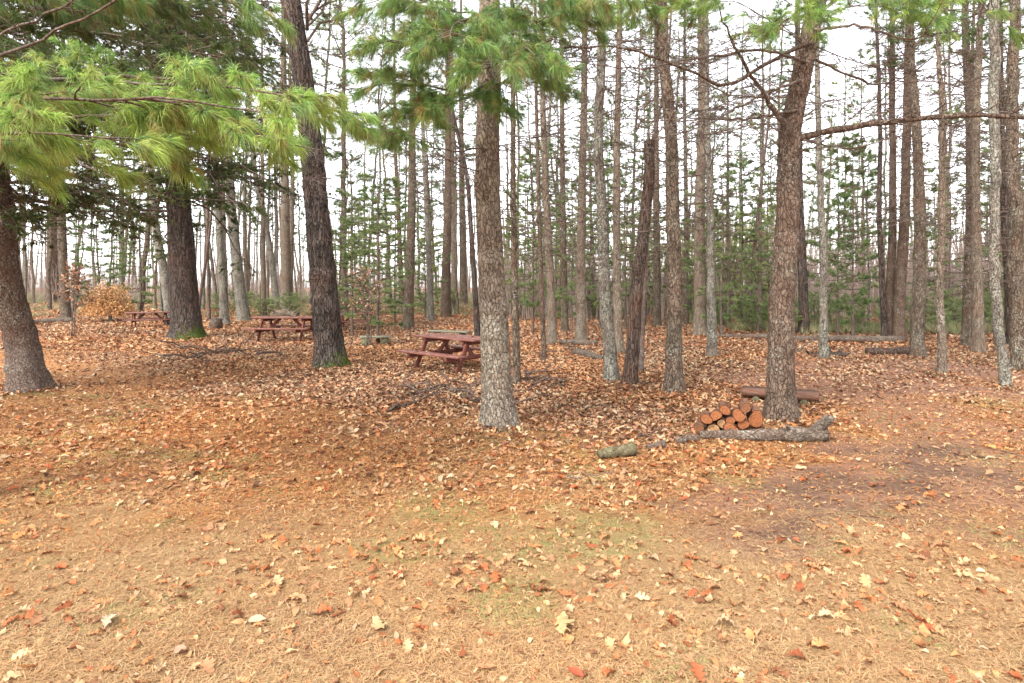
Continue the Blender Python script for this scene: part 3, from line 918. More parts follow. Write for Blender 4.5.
# --- right of the nearest pine
tree('pine_tree', 'slim dark trunk just right of the nearest pine', 517, 388, 7.5, [(516, 340), (514, 260), (513, 190), (513, 90), (512, 0)], M_PINE, H=9.5, dead=22, dz=(2, 6), dl=1.4, crown='pine', cz=6, cs=.8, **mid)
tree('pine_tree', 'thin brown pole with many dead twigs right of the slim dark trunk', 544, 361, 5, [(542, 300), (539, 220), (537, 150), (535, 60), (535, 0)], M_RED, H=12, dead=26, dz=(2, 8), dl=1.6, crown='thin', cz=7)
tree('pine_tree', 'pale brown trunk leaning left next to the twiggy pole', 552, 345, 9, [(551, 290), (548, 235), (545, 180), (543, 120), (541, 0)], M_GREY, H=13, dead=22, dz=(2.5, 9), dl=1.8, crown='pine', cz=8)
tree('pine_tree', 'narrow straight trunk two places left of the white-flecked pine', 565, 333, 7, [(564, 280), (563, 200), (562, 100), (561, 0)], M_PINE, H=16, dead=22, dz=(3, 10), dl=1.8, crown='thin', cz=9)
tree('pine_tree', 'straight white-flecked pine left of the crooked trunk', 581, 343, 10.5, [(581, 290), (581, 240), (582, 180), (584, 100), (585, 0)], M_PINE_PALE, H=14, dead=26, dz=(3, 9), dl=1.9, crown='pine', cz=8.5)
tree('maple_tree', 'crooked lichen grey trunk bending left of the broken snag', 612, 387, 13, [(610, 350), (606, 315), (604, 270), (603, 230), (601, 195), (598, 160), (598, 125), (600, 80), (601, 40), (601, 0)], M_MAPLE, H=11, dead=20, dz=(3.2, 7), dl=1.7, crown='bare', cz=7, **mid)
tree('pine_tree', 'grey trunk showing behind the crooked lichen trunk', 619, 354, 9, [(618, 300), (617, 232), (617, 150), (619, 60), (620, 0)], M_GREY, H=14, dead=22, dz=(3, 9), dl=1.8, crown='pine', cz=8)
TR['snag'] = tree('dead_snag', 'broken reddish snag with a jagged bare top leaning right', 630, 390, 13, [(633, 340), (636, 300), (641, 250), (645, 215), (648, 185), (649, 146)], M_SNAG, H=3, broken=True, taper=.8, dead=3, dz=(1.5, 2.2), dl=.8, **mid)
tree('maple_tree', 'thin whip growing up behind the top of the broken snag', 641, 374, 4.5, [(643, 320), (646, 240), (650, 170), (655, 130), (661, 105), (668, 60)], M_TWIG, H=8, dead=8, dz=(2, 6), dl=1.)
tree('pine_tree', 'bark-flaked trunk standing between the broken snag and the pale pine', 674, 395, 16.5, [(675, 340), (675, 290), (673, 220), (674, 180), (672, 130), (668, 84), (665, 40), (664, 0)], M_PINE, H=11, dead=34, dz=(2.3, 7), dl=1.9, crown='pine', cz=6.5, **mid)
tree('pine_tree', 'tall pinkish grey trunk right of the bark-flaked one', 700, 336, 12.5, [(700, 290), (699, 230), (700, 160), (702, 100), (701, 0)], M_GREY, H=16, dead=34, dz=(3, 11), dl=2.2, crown='pine', cz=9.5, **mid)
tree('birch_tree', 'pale whitish blotched trunk in front of the pinkish grey one', 712, 357, 9, [(711, 310), (710, 240), (709, 170), (707, 100), (706, 0)], M_MAPLE, H=12, dead=22, dz=(3, 8), dl=1.7, crown='thin', cz=8, **mid)
tree('pine_tree', 'dim trunk in the shade between the snag and the flaked trunk', 657, 326, 8, [(657, 280), (656, 200), (656, 100), (655, 0)], M_PINE, H=16, dead=20, dz=(3, 10), dl=2, crown='pine', cz=9)
tree('pine_tree', 'dark thin trunk glimpsed right behind the bark-flaked one', 686, 326, 5.5, [(686, 280), (686, 200), (685, 100), (685, 0)], M_PINE, H=16, dead=18, dz=(3, 10), dl=1.8, crown='thin', cz=9)
tree('pine_tree', 'thread-thin pole left of the reddish forked pine', 759, 332, 4, [(760, 280), (761, 200), (763, 120)], M_TWIG, H=12, dead=18, dz=(2.5, 9), dl=1.2, dr=.008)
tree('pine_tree', 'thread-thin slanted pole crossing behind the upright one left of the forked pine', 747, 330, 4, [(751, 290), (758, 220), (764, 170), (770, 120)], M_TWIG, H=11, dead=14, dz=(2.5, 8), dl=1.1, dr=.008)
tree('pine_tree', 'very thin grey stem farther left among the green saplings', 728, 330, 3.5, [(728, 280), (727, 220), (727, 150)], M_TWIG, H=11, dead=14, dz=(2.5, 8), dl=1.1, dr=.008)

# --- right side
tree('pine_tree', 'dark trunk half hidden behind the right side of the reddish forked pine', 804, 335, 9.5, [(803, 300), (801, 260), (799, 200), (798, 120), (797, 0)], M_OAK, H=15, dead=16, dz=(3.5, 10), dl=2, crown='pine', cz=8.5)
tree('birch_tree', 'pale trunk with an ivy-ragged foot beside the small root stump', 824, 360, 8, [(824, 320), (823, 260), (821, 200), (819, 150), (817, 80), (816, 0)], M_MAPLE, H=12, dead=20, dz=(.3, 8), dl=1., crown='thin', cz=7.5, **mid)
tree('pine_tree', 'tall dark trunk, left of the pair that shares a foot', 890, 340, 8.5, [(891, 300), (892, 240), (893, 180), (893, 100), (893, 0)], M_RED, H=15, dead=20, dz=(3.5, 10), dl=1.8, crown='pine', cz=8.5)
tree('pine_tree', 'tall dark trunk, right of the pair that shares a foot', 899, 341, 11, [(901, 300), (904, 240), (906, 180), (907, 100), (908, 0)], M_RED, H=15, dead=20, dz=(3.5, 10), dl=1.8, crown='pine', cz=8.5)
tree('pine_tree', 'rough grey trunk at the end of the fallen logs, right of the paired trunks', 918, 358, 12, [(919, 310), (920, 250), (919, 190), (917, 120), (915, 50), (915, 0)], M_PINE, H=13, dead=26, dz=(3, 8.5), dl=1.8, crown='pine', cz=7.5, **mid)
tree('pine_tree', 'slender lichened pole standing alone in the leaf fall on the right', 942, 374, 7.5, [(942, 330), (943, 270), (944, 200), (943, 120), (941, 60), (940, 0)], M_PINE_PALE, H=10, dead=40, dz=(1.2, 7), dl=1.1, dr=.008, crown='thin', cz=6.5, **mid)
tree('pine_tree', 'dark trunk, left of the close pair near the right edge', 968, 347, 11.5, [(969, 300), (970, 240), (971, 180), (970, 110), (967, 60), (965, 0)], M_PINE, H=14, dead=30, dz=(2.5, 9), dl=2., crown='pine', cz=8)
tree('pine_tree', 'paler grey trunk, right of the close pair near the right edge', 978, 352, 10.5, [(978, 300), (977, 240), (976, 180), (975, 110), (977, 60), (980, 0)], M_GREY, H=13, dead=22, dz=(2.5, 9), dl=1.8, crown='pine', cz=8)
tree('maple_tree', 'smooth grey trunk curving down to the right near the right edge', 1006, 387, 9, [(1003, 360), (998, 325), (994, 285), (992, 240), (991, 190), (990, 130), (990, 70), (989, 0)], M_MAPLE, H=10, dead=16, dz=(1.6, 7), dl=1.4, crown='bare', cz=6.5, **{**mid, 'flare': .2}, taper=.9)
tree('pine_tree', 'blackish trunk leaning left behind the smooth curving one', 1012, 346, 9.5, [(1009, 300), (1005, 240), (1002, 190), (1000, 120), (999, 0)], M_OAK, H=14, dead=30, dz=(1.5, 9), dl=1.9, crown='pine', cz=8)
tree('pine_tree', 'trunk cut off by the right edge of the picture', 1022, 370, 15, [(1019, 320), (1015, 250), (1013, 190), (1011, 100), (1011, 0)], M_PINE, H=12, dead=30, dz=(1.5, 8), dl=1.6, crown='pine', cz=7, **mid)
tree('maple_tree', 'thin dark trunk with a kink beside the tall pair of trunks', 885, 341, 6, [(883, 310), (880, 270), (878, 235), (877, 200), (878, 120), (876, 40)], M_OAK, H=13, dead=10, dz=(3, 9), dl=1.6, crown='bare', cz=8)


def limb_part(name, root, pts, r0, r1, mat=M_TWIG, kids=8, kl=.3, fine=3, sides=8, jit=.02):
    """A limb of its own through world points, with its side twigs, as a child of root."""
    pts = np.array(pts, float)
    L = np.concatenate([[0], np.cumsum(np.linalg.norm(np.diff(pts, axis=0), axis=1))])
    t = np.linspace(0, L[-1], 26)
    pp = np.stack([np.interp(t, L, pts[:, k]) for k in range(3)], -1)
    for _ in range(2):
        pp[1:-1] = (pp[:-2] + 2 * pp[1:-1] + pp[2:]) / 4
    pp[1:] += rng.normal(0, 1, (25, 3)) * jit * .4
    pp = pp - np.array(root.location)
    mb = MB()
    tubes(mb, pp[None], np.linspace(r0, r1, 26)[None] * rng.uniform(.85, 1.15, (1, 26)), sides)
    if kids:
        P2 = children(pp[None], kids, kl, .15, .98, side=.9, up=.05, K=6, jit=.2, taper=.3)
        tubes(mb, P2, rad(P2, r1 * .5, .4), 4)
        P3 = children(P2, 6, .55, .25, .95, side=.7, K=5, jit=.25)
        tubes(mb, P3, rad(P3, .005, .5), 3)
        if fine:
            P4 = children(P3, fine, .5, .25, .95, side=.7, K=4, jit=.25)
            tubes(mb, P4, rad(P4, .0032, .6), 3)
    return link(name, mb.mesh(name, mat), root)


fr, ftp, fd = TR['fork']
limb_part('long_limb', fr, [P(800, 138, 7.55), P(832, 129, 7.4), P(890, 122, 7.1), P(929, 117, 6.9), P(968, 114, 6.8), P(1024, 117, 6.6), P(1100, 128, 6.4)], .042, .02, M_RED, kids=9, kl=.16)
limb_part('limb', fr, [P(792, 138, 7.5), P(783, 121, 7.4), P(770, 104, 7.3), P(752, 78, 7.1), P(731, 40, 6.9), P(716, 0, 6.7)], .036, .006, M_RED, kids=8, kl=.2)
limb_part('limb', fr, [P(810, 42, 7.5), P(768, 62, 7.2), P(722, 90, 6.9), P(690, 70, 6.7), P(660, 60, 6.6), P(618, 45, 6.4), P(545, 50, 6.2)], .028, .008, M_RED, kids=16, kl=.3)
limb_part('limb', fr, [P(806, 62, 7.5), P(760, 48, 7.1), P(700, 58, 6.8), P(640, 70, 6.6), P(575, 62, 6.4)], .02, .005, kids=16, kl=.32)
limb_part('limb', fr, [P(800, 80, 7.5), P(762, 95, 7.2), P(700, 128, 6.9), P(655, 140, 6.7)], .02, .005, kids=15, kl=.32)
limb_part('limb', fr, [P(798, 110, 7.5), P(750, 120, 7.7), P(690, 118, 8.0), P(640, 122, 8.2)], .018, .005, kids=15, kl=.32)
limb_part('limb', fr, [P(815, 30, 7.5), P(860, 25, 7.2), P(905, 40, 7.), P(960, 30, 6.8)], .022, .005, kids=10, kl=.25)
limb_part('limb', fr, [P(803, 140, 7.5), P(850, 150, 7.5), P(900, 135, 7.6), P(945, 150, 7.6)], .014, .004, kids=9, kl=.2)
limb_part('limb', fr, [P(816, 60, 7.5), P(870, 85, 7.8), P(930, 80, 8.), P(985, 95, 8.2)], .018, .004, kids=10, kl=.22)


# ---------------------------------------------------------------- needle boughs near the camera
def bough(root, pts, r0, shoots, sl, cols, nl=.12, nw=.003, nper=26, gap=.027, t0=.12, sub=4, droop=.38, subl=.55):
    pts = np.array(pts, float)
    L = np.concatenate([[0], np.cumsum(np.linalg.norm(np.diff(pts, axis=0), axis=1))])
    t = np.linspace(0, L[-1], 16)
    pp = np.stack([np.interp(t, L, pts[:, k]) for k in range(3)], -1)
    for _ in range(2):
        pp[1:-1] = (pp[:-2] + 2 * pp[1:-1] + pp[2:]) / 4
    pp[1:-1] += rng.normal(0, .028, (14, 3))
    pp[1:-1] = (pp[:-2] + 2 * pp[1:-1] + pp[2:]) / 4
    r0 = r0 * .62
    pp = (pp - np.array(root.location))[None]
    B, T, tt = pick(pp, t0, 1., int(shoots * 1.55))
    sgn = rng.choice([-1, 1], (len(T), 1))
    lat = norm(np.cross(T, np.array([0, 0, 1.]))) * sgn + rng.normal(0, .25, T.shape)
    D = norm(T * .9 + lat * .8 + np.array([0, 0, .08]))
    P2 = grow(B, D, sl * (1.1 - .5 * tt) * rng.uniform(.6, 1.2, len(tt)), K=6, bend=.12, lift=-.12, jit=.1)
    P3 = children(P2, sub, subl, .3, .9, side=.7, up=.05, K=5, lift=-.05, flat=.4, jit=.1)
    lb, nb = MB(), MB()
    tubes(lb, pp, np.linspace(r0, r0 * .25, 16)[None], 7)
    tubes(lb, P2, rad(P2, r0 * .36, .4), 4)
    tubes(lb, P3, rad(P3, r0 * .2, .5), 3)
    C, A = [], []
    for PP in (P2, P3):
        ln = np.linalg.norm(PP[:, -1] - PP[:, 0], axis=1).mean()
        k = max(2, int(ln * .6 / gap))
        c, a, _ = pick(PP, .35, 1., k)
        C += [c, PP[:, -1]]
        A += [a, norm(PP[:, -1] - PP[:, -2])]
    C, A = np.concatenate(C), np.concatenate(A)
    needles(nb, C, A, int(nper * .8), nl, nw, .38, droop, cols, segs=2)
    link('bough_foliage', two(nb, lb, 'bough_foliage', M_NEEDLE), root)


# the white pine that stands just out of the picture on the left and hangs its boughs across it
x0, d0 = -4.7, 4.4
wp = empty('pine_tree', (x0, d0, float(hgt(x0, d0))), 'white pine whose long bright green boughs hang across the upper left', 'tree')
zz = np.concatenate([np.linspace(-.15, .6, 10), np.arange(.7, 9, .12)])
link('trunk', trunk_mesh(zz, 0 * zz, 0 * zz, .19 * (1 - .06 * np.maximum(zz, 0)), M_PINE, 36, .4, .25, .03, 77), wp)
z_ = wp.location.z
st = lambda h: np.array((x0, d0, z_ + h))
B_ARGS = dict(cols=G_BRIGHT, nper=30)
bough(wp, [st(3.2), P(-60, 95, 4.0), P(60, 100, 3.8), P(170, 100, 3.7), P(270, 112, 3.8)], .03, 17, .62, **B_ARGS)
bough(wp, [st(3.0), P(-60, 140, 3.9), P(30, 128, 3.5), P(110, 138, 3.4)], .025, 13, .55, **B_ARGS)
bough(wp, [st(3.4), P(-50, 85, 4.4), P(80, 75, 4.3), P(190, 85, 4.2), P(300, 98, 4.2)], .03, 17, .6, **B_ARGS)
bough(wp, [st(3.5), P(-40, 75, 4.8), P(120, 78, 4.9), P(230, 80, 4.8), P(335, 110, 4.6)], .03, 16, .6, cols=G_BRIGHT[:4] + G_MID, nper=28)
bough(wp, [st(2.9), P(-60, 150, 4.4), P(40, 150, 4.3), P(130, 140, 4.3), P(200, 138, 4.3)], .022, 10, .5, **B_ARGS)
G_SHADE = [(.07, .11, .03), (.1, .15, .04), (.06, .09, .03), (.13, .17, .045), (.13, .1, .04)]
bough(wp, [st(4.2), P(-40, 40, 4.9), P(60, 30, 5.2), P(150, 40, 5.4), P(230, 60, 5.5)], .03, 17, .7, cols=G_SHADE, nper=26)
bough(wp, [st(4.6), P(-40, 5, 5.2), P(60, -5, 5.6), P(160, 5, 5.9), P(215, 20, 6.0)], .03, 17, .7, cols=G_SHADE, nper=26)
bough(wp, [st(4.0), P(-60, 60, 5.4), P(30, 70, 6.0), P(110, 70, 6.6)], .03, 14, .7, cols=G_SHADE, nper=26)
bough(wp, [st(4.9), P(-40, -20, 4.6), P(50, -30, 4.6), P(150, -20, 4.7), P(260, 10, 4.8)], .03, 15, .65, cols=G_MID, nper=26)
bough(wp, [st(3.0), P(-40, 120, 4.5), P(120, 118, 4.3), P(235, 128, 4.1), P(320, 150, 4.0)], .026, 15, .5, t0=.45, **B_ARGS)
limb_part('dead_limb', wp, [st(3.9), P(-30, 70, 3.9), P(40, 40, 3.7), P(85, 20, 3.6), P(125, -6, 3.5)], .016, .006, kids=6, kl=.2)
limb_part('dead_limb', wp, [st(3.7), P(-30, 45, 4.0), P(35, 20, 3.8), P(75, 0, 3.7)], .014, .006, kids=5, kl=.2)

nr, ntp, nd = TR['near']
n0 = lambda h: P(488, h, nd)
bough(nr, [n0(150), P(440, 150, 6.9), P(405, 135, 6.4), P(372, 128, 6.)], .02, 9, .45, G_MID, nper=24, t0=.5)
for a_ in ([n0(100), P(450, 90, 6.4), P(410, 80, 5.8), P(360, 75, 5.3)], [n0(60), P(460, 50, 6.2), P(430, 42, 5.5), P(390, 40, 5.0)],
           [n0(70), P(495, 60, 6.4), P(500, 58, 5.6), P(490, 70, 5.0)], [n0(40), P(520, 25, 6.6), P(545, 15, 6.0), P(575, 20, 5.6)],
           [n0(20), P(450, 5, 6.3), P(410, -5, 5.6), P(345, 0, 5.2)], [n0(0), P(500, -12, 6.2), P(540, -15, 5.6), P(600, -5, 5.2)],
           [n0(90), P(512, 75, 7.0), P(535, 70, 6.8), P(552, 80, 6.6)], [n0(40), P(500, 30, 6.2), P(530, 45, 5.5), P(540, 60, 5.1)],
           [n0(30), P(470, 20, 6.1), P(455, 25, 5.4), P(450, 40, 4.9)], [n0(0), P(520, -10, 6.8), P(590, -5, 6.8), P(660, 5, 6.8)],
           [n0(80), P(465, 100, 6.2), P(440, 108, 5.7), P(420, 115, 5.4)]):
    bough(nr, a_, .02, 14, .6, G_MID, nper=24)


for a_ in ([P(808, 50, 7.5), P(780, 25, 7.0), P(740, 5, 6.6), P(700, 0, 6.3)], [P(815, 30, 7.5), P(800, 15, 6.9), P(785, 20, 6.4)],
           [P(815, 25, 7.5), P(850, 5, 7.2), P(890, 5, 7.0), P(930, 15, 6.8)], [P(818, 10, 7.5), P(860, -10, 7.8), P(920, -12, 8.)], [P(816, 0, 7.5), P(900, -5, 7.), P(970, 10, 6.8), P(1020, 25, 6.6)],
           [P(816, -5, 7.5), P(740, -10, 7.6), P(660, 0, 7.7), P(610, 15, 7.8)]):
    bough(fr, a_, .016, 10, .6, G_MID + G_BRIGHT[:3], nper=20, t0=.3)
# hemlock-like dark sprays of the two trunks on the left
def sprays(root, tp, z0, z1, n, lmax, cols, blade=.07, bw=.011, dens=1., dirs=None, name='crown'):
    z = rng.uniform(z0, z1, n)
    a = rng.uniform(0, 6.28, n) if dirs is None else rng.uniform(dirs[0], dirs[1], n)
    x, y, r = tp(z)
    D = np.stack([np.cos(a), np.sin(a), rng.normal(.1, .12, n)], -1)
    B = np.stack([x, y, z], -1)
    L = lmax * rng.uniform(.45, 1., n)
    P1 = grow(B, D, L, K=6, bend=.12, lift=-.28, jit=.15)
    P2 = children(P1, 9, .42, .15, 1., side=.8, up=-.03, K=5, lift=-.15, flat=.15, jit=.15)
    P3 = children(P2, 5, .5, .2, .95, side=.7, up=0, K=4, flat=.15)
    lb, nb = MB(), MB()
    tubes(lb, P1, rad(P1, L * .011), 5)
    tubes(lb, P2, rad(P2, .006), 3)
    tubes(lb, P3, rad(P3, .003), 3)
    C, A = [], []
    for PP, k in ((P2, 5), (P3, 5)):
        c, a_, _ = pick(PP, .2, 1., int(k * dens))
        C.append(c)
        A.append(a_)
    C, A = np.concatenate(C), np.concatenate(A)
    keep = rng.random(len(C)) < .75
    needles(nb, C[keep], A[keep], 5, blade, bw, .5, .1, cols)
    link(name, two(nb, lb, name, M_NEEDLE), root)


er, etp, ed = TR['edge']
sprays(er, etp, 2.9, 7., 170, 3.1, G_DARK + [(.1, .065, .035)], dens=1.3, bw=.016, blade=.085)
lr, ltp, ld = TR['left']
sprays(lr, ltp, 3.9, 12., 150, 4.6, G_DARK + G_PINE[:1], blade=.13, bw=.028, dens=1.2)

# ---------------------------------------------------------------- young evergreens under the tall trees
SAP = [pine_crown(k, height=6., reach=1.45, whorl=.36, blade=.14, bw=.009, n=15, cols=G_SOFT + G_PINE, sparse=.25, up=.12, z0=.7, tufts=4) for k in range(4)]
BUSH = [pine_crown(k, height=1.6, reach=.75, whorl=.16, blade=.12, bw=.009, n=10, cols=G_SOFT, sparse=.15, up=.35, z0=.1, tufts=3) for k in range(4)]
YEL = [pine_crown(k, height=6., reach=1.5, whorl=.34, blade=.17, bw=.014, n=12, cols=[(.3, .34, .12), (.36, .38, .14), (.24, .3, .11), (.4, .4, .17)], sparse=.2, up=.15, z0=.4, tufts=4) for k in range(3)]
FIRM = [pine_crown(k, height=6., reach=1.35, whorl=.3, blade=.14, bw=.011, n=12, cols=G_PINE, sparse=.08, up=.05, z0=.5, tufts=5) for k in range(2)]
mb = MB()
zz = np.linspace(-.1, 5.9, 14)
SAP_STEM = trunk_mesh(zz, .04 * np.sin(zz * 1.3), 0 * zz, .035 * (1 - .14 * np.maximum(zz, 0)) + .004, M_TWIG, 8, .3, .2, 0, 1)
zz = np.linspace(-.05, 1.55, 8)
BUSH_STEM = trunk_mesh(zz, .02 * np.sin(zz * 3), 0 * zz, .014 * (1 - .5 * np.maximum(zz, 0)) + .003, M_TWIG, 6, .3, .2, 0, 1)


def sapling(protos, stem, px, d, s, sz, label, group=None, name='pine_sapling', cat='sapling'):
    X = (px - 512) / F * d
    r = empty(name, (X, d, float(hgt(X, d))), label, cat, group, rng.uniform(0, 6.28))
    r.scale = (s, s, sz)
    link('trunk', stem, r)
    link('crown', protos[int(rng.integers(len(protos)))], r)
    return r


sapling(FIRM, SAP_STEM, 853, 19.5, .95, 1.15, 'dense dark green young pine standing behind the ivy-ragged birch')
sapling(SAP, SAP_STEM, 378, 17.5, 1.2, .85, 'green sapling on a thin stem just right of the mossy oak')
sapling(SAP, SAP_STEM, 352, 20., 1.25, .95, 'fuller green sapling right behind the mossy oak')
sapling(FIRM, SAP_STEM, 98, 33, 1.6, 1.25, 'dark green young conifer behind the tan leafed bush')
sapling(SAP, SAP_STEM, 140, 30, 1.4, 1.2, 'pale green young pine left of the thick dark trunk')
SG = 'young pines under the right hand trees'
for px, d, s, sz in ((722, 20, 1.1, 1.0), (742, 23, 1.2, 1.15), (700, 24, 1.2, 1.1), (768, 26, 1.2, 1.2), (822, 24, 1.1, 1.3), (838, 21, .9, 1.15), (868, 25, 1.1, 1.3), (758, 21, .9, .8)):
    sapling(SAP, SAP_STEM, px, d, s, sz, 'young pine among the green saplings right of the pale blotched trunk', SG)
for px, d, s, sz in ((533, 22, 1.1, 1.2), (556, 26, 1.2, 1.4), (572, 21, 1., 1.0), (600, 24, 1.2, 1.3), (625, 23, 1.1, 1.1), (645, 27, 1.2, 1.3), (590, 30, 1.3, 1.4), (525, 28, 1.2, 1.4)):
    sapling(SAP, SAP_STEM, px, d, s, sz, 'young pine behind the row of trunks right of the nearest pine', 'young pines behind the middle trunks')
for px, d, s, sz in ((708, 30, 1.5, .9), (735, 33, 1.7, 1.), (750, 29, 1.5, .8), (778, 34, 1.6, 1.1), (715, 36, 1.8, 1.1), (690, 31, 1.4, .9), (765, 38, 1.9, 1.2)):
    sapling(YEL, SAP_STEM, px, d, s, sz, 'yellowish green young pine far back left of the forked pine', 'yellowish young pines left of the forked pine')
for px, d, s, sz in ((515, 34, 1.6, 1.), (545, 37, 1.7, 1.1), (575, 33, 1.5, .9), (608, 36, 1.7, 1.1), (640, 34, 1.6, 1.), (660, 38, 1.8, 1.1), (390, 38, 1.6, 1.), (355, 36, 1.6, 1.1), (430, 40, 1.5, .9)):
    sapling(YEL, SAP_STEM, px, d, s, sz, 'yellowish green young pine far back behind the middle trunks', 'yellowish young pines behind the middle trunks')
for px, d, s, sz in ((925, 24, 1.1, 1.1), (950, 27, 1.2, 1.3), (1000, 23, 1.2, 1.3), (1020, 20, 1.2, 1.2), (988, 30, 1.2, 1.4)):
    sapling(SAP, SAP_STEM, px, d, s, sz, 'young pine among the trunks near the right edge', 'young pines near the right edge')
for px, d, s, sz in ((395, 26, 1.2, 1.1), (365, 30, 1.3, 1.2), (425, 30, 1.1, 1.0), (340, 26, 1.2, 1.)):
    sapling(SAP, SAP_STEM, px, d, s, sz, 'young pine in the gap behind the green sapling and the mossy oak', 'young pines behind the oak')
for k in range(44):
    px = rng.uniform(700, 1010)
    d = rng.uniform(21, 27)
    sapling(BUSH, BUSH_STEM, px, d, rng.uniform(.7, 1.2), rng.uniform(.6, 1.05), 'knee-high green pine in the low thicket beyond the fallen logs', 'low pines beyond the fallen logs', 'pine_seedling', 'seedling')
for k in range(34):
    px = rng.uniform(215, 345) if k % 2 else rng.uniform(415, 690)
    d = rng.uniform(30, 40)
    sapling(BUSH, BUSH_STEM, px, d, rng.uniform(.9, 1.4), rng.uniform(.6, 1.0), 'low green pine at the far edge of the clearing' + (' left of the mossy oak' if k % 2 else ' right of the mossy oak'), 'low pines at the far edge ' + ('left' if k % 2 else 'right') + ' of the oak', 'pine_seedling', 'seedling')


# ---------------------------------------------------------------- the tan-leafed bush and the small bronze-leafed sapling
def leafy(name, label, cat, px, py, width, h0, h1, n, cols, lean=0., size=(.06, .1), dome=True, d=None):
    d = d or depth(py)
    X = (px - 512) / F * d
    r = empty(name, (X, d, float(hgt(X, d))), label, cat)
    lb, nb = MB(), MB()
    K = 26
    B = np.repeat(np.array([[0, 0, .0]]), 3, 0) + rng.normal(0, .05, (3, 3)) * [1, 1, 0]
    stem = grow(B, np.array([[lean, 0, 1]] * 3) + rng.normal(0, .08, (3, 3)), np.full(3, h1 * .8), K=6, bend=.05)
    lb2 = MB()
    tubes(lb2, stem, rad(stem, .045 if dome else .02, .25), 8)
    link('trunk', lb2.mesh('trunk', M_MAPLE if dome else M_TWIG), r)
    B, T, t = pick(stem, h0 / h1 * .7, 1., 14)
    a = rng.uniform(0, 6.28, len(B))
    D = np.stack([np.cos(a), np.sin(a), rng.uniform(.1, .7, len(B))], -1)
    P1 = grow(B, D, width * .5 * np.sqrt(np.clip(1.25 - t, .1, 1)) * rng.uniform(.6, 1.1, len(B)), K=5, lift=-.3 if dome else .0)
    P2 = children(P1, 6, .5, .2, 1., side=.8, K=4, flat=.6)
    tubes(lb, P1, rad(P1, .012), 4)
    tubes(lb, P2, rad(P2, .005), 3)
    C, A, _ = pick(P2, .1, 1., max(1, n // len(P2)))
    C = C + rng.normal(0, .05, C.shape)
    if dome:
        u_ = norm(rng.normal(size=(n, 3)))
        u_[:, 2] = np.abs(u_[:, 2])
        f_ = rng.uniform(.1, 1., n) ** .6 * (.55 + .85 * fnoise(u_ * 2.6, 3, 8))
        C = u_ * f_[:, None] * np.array([width / 2, width / 2.3, h1 - h0]) + np.array([lean * h1, 0, h0])
        C = C[rng.random(n) < .92]
    leaves(nb, C[:, 0], C[:, 1], C[:, 2], rng.uniform(size[0], size[1], len(C)), SIMPLE, cols, 1.2, .6)
    link('crown', two(nb, lb, 'crown', M_LEAF), r)
    return r


leafy('beech_bush', 'rounded bush of tan orange leaves on a pale stem beside the far picnic table', 'bush', 111, 322, 2.5, .3, 2.0, 4600, [(.46, .24, .1), (.52, .3, .13), (.42, .2, .08), (.48, .31, .16)], lean=-.05, size=(.06, .12))
leafy('beech_sapling', 'slim sapling holding pinkish brown leaves right of the mossy oak', 'sapling', 366, 345, 1.5, 1.5, 2.6, 200, [(.36, .2, .13), (.42, .26, .18), (.28, .14, .09)], size=(.06, .1), dome=False, d=16.5)
leafy('oak_sapling', 'leggy sapling with curled brown leaves between the edge pine and the bush', 'sapling', 72, 330, 1.5, 1.5, 2.8, 70, [(.3, .17, .1), (.42, .27, .17), (.24, .12, .07)], size=(.09, .16), dome=False, d=20)

# ---------------------------------------------------------------- trees farther back, copied
def plain_trunk(H, r, mat, seed):
    zz = np.concatenate([[-.2, 0, .3, .8], np.arange(1.6, H, .8), [H]])
    xx = np.cumsum(rng.normal(0, .05, len(zz)))
    xx -= xx[1]
    yy = np.cumsum(rng.normal(0, .05, len(zz)))
    yy -= yy[1]
    rr = r * (1 - .8 * np.clip(zz / H, 0, 1))
    return trunk_mesh(zz, xx, yy, rr, mat, 9, .25, .2, 0, seed), (lambda z: (np.interp(z, zz, xx), np.interp(z, zz, yy), np.interp(z, zz, rr)))


BACK = []
for k in range(8):
    kind = ('pine', 'bare', 'thin', 'bare', 'pine', 'bare', 'thin', 'pine')[k]
    H = rng.uniform(17, 22)
    tm, tp = plain_trunk(H, rng.uniform(.1, .19), (M_GREY, M_MAPLE, M_RED, M_GREY, M_PINE, M_GREY, M_MAPLE, M_PINE)[k], k)
    db = dead_branches(tp, 2.5, H * .6, 38, 2.2, r0=.022, twigs=5, fine=2).mesh('dead_branches', M_TWIG)
    BACK.append((kind, H, tm, tp, db))


def back_tree(px, d, label, group, k=None, s=1.):
    kind, H, tm, tp, db = BACK[int(rng.integers(8)) if k is None else k]
    X = (px - 512) / F * d
    name = 'maple_tree' if kind == 'bare' else 'pine_tree'
    r = empty(name, (X, d, float(hgt(X, d))), label, 'tree', group, rng.uniform(0, 6.28))
    r.scale = (s, s, s * rng.uniform(.9, 1.1))
    r.rotation_euler[0] = rng.normal(0, .045)
    link('trunk', tm, r)
    link('lower_crown', db, r)
    pr = PROTO[kind][int(rng.integers(len(PROTO[kind])))]
    cz = H * (.52 if kind == 'bare' else .38)
    x, y, _ = tp(cz)
    o = link('crown', pr, r, (float(x), float(y), cz))
    o.scale = ((H - cz) / 8,) * 3


def strew(n, x0, x1, d0, d1, label, group, ks=None, s=(.7, 1.1)):
    for i in range(n):
        px = x0 + (x1 - x0) * (i + rng.uniform(.1, .9)) / n
        back_tree(px, rng.uniform(d0, d1), label, group, None if ks is None else ks[int(rng.integers(len(ks)))], rng.uniform(*s))


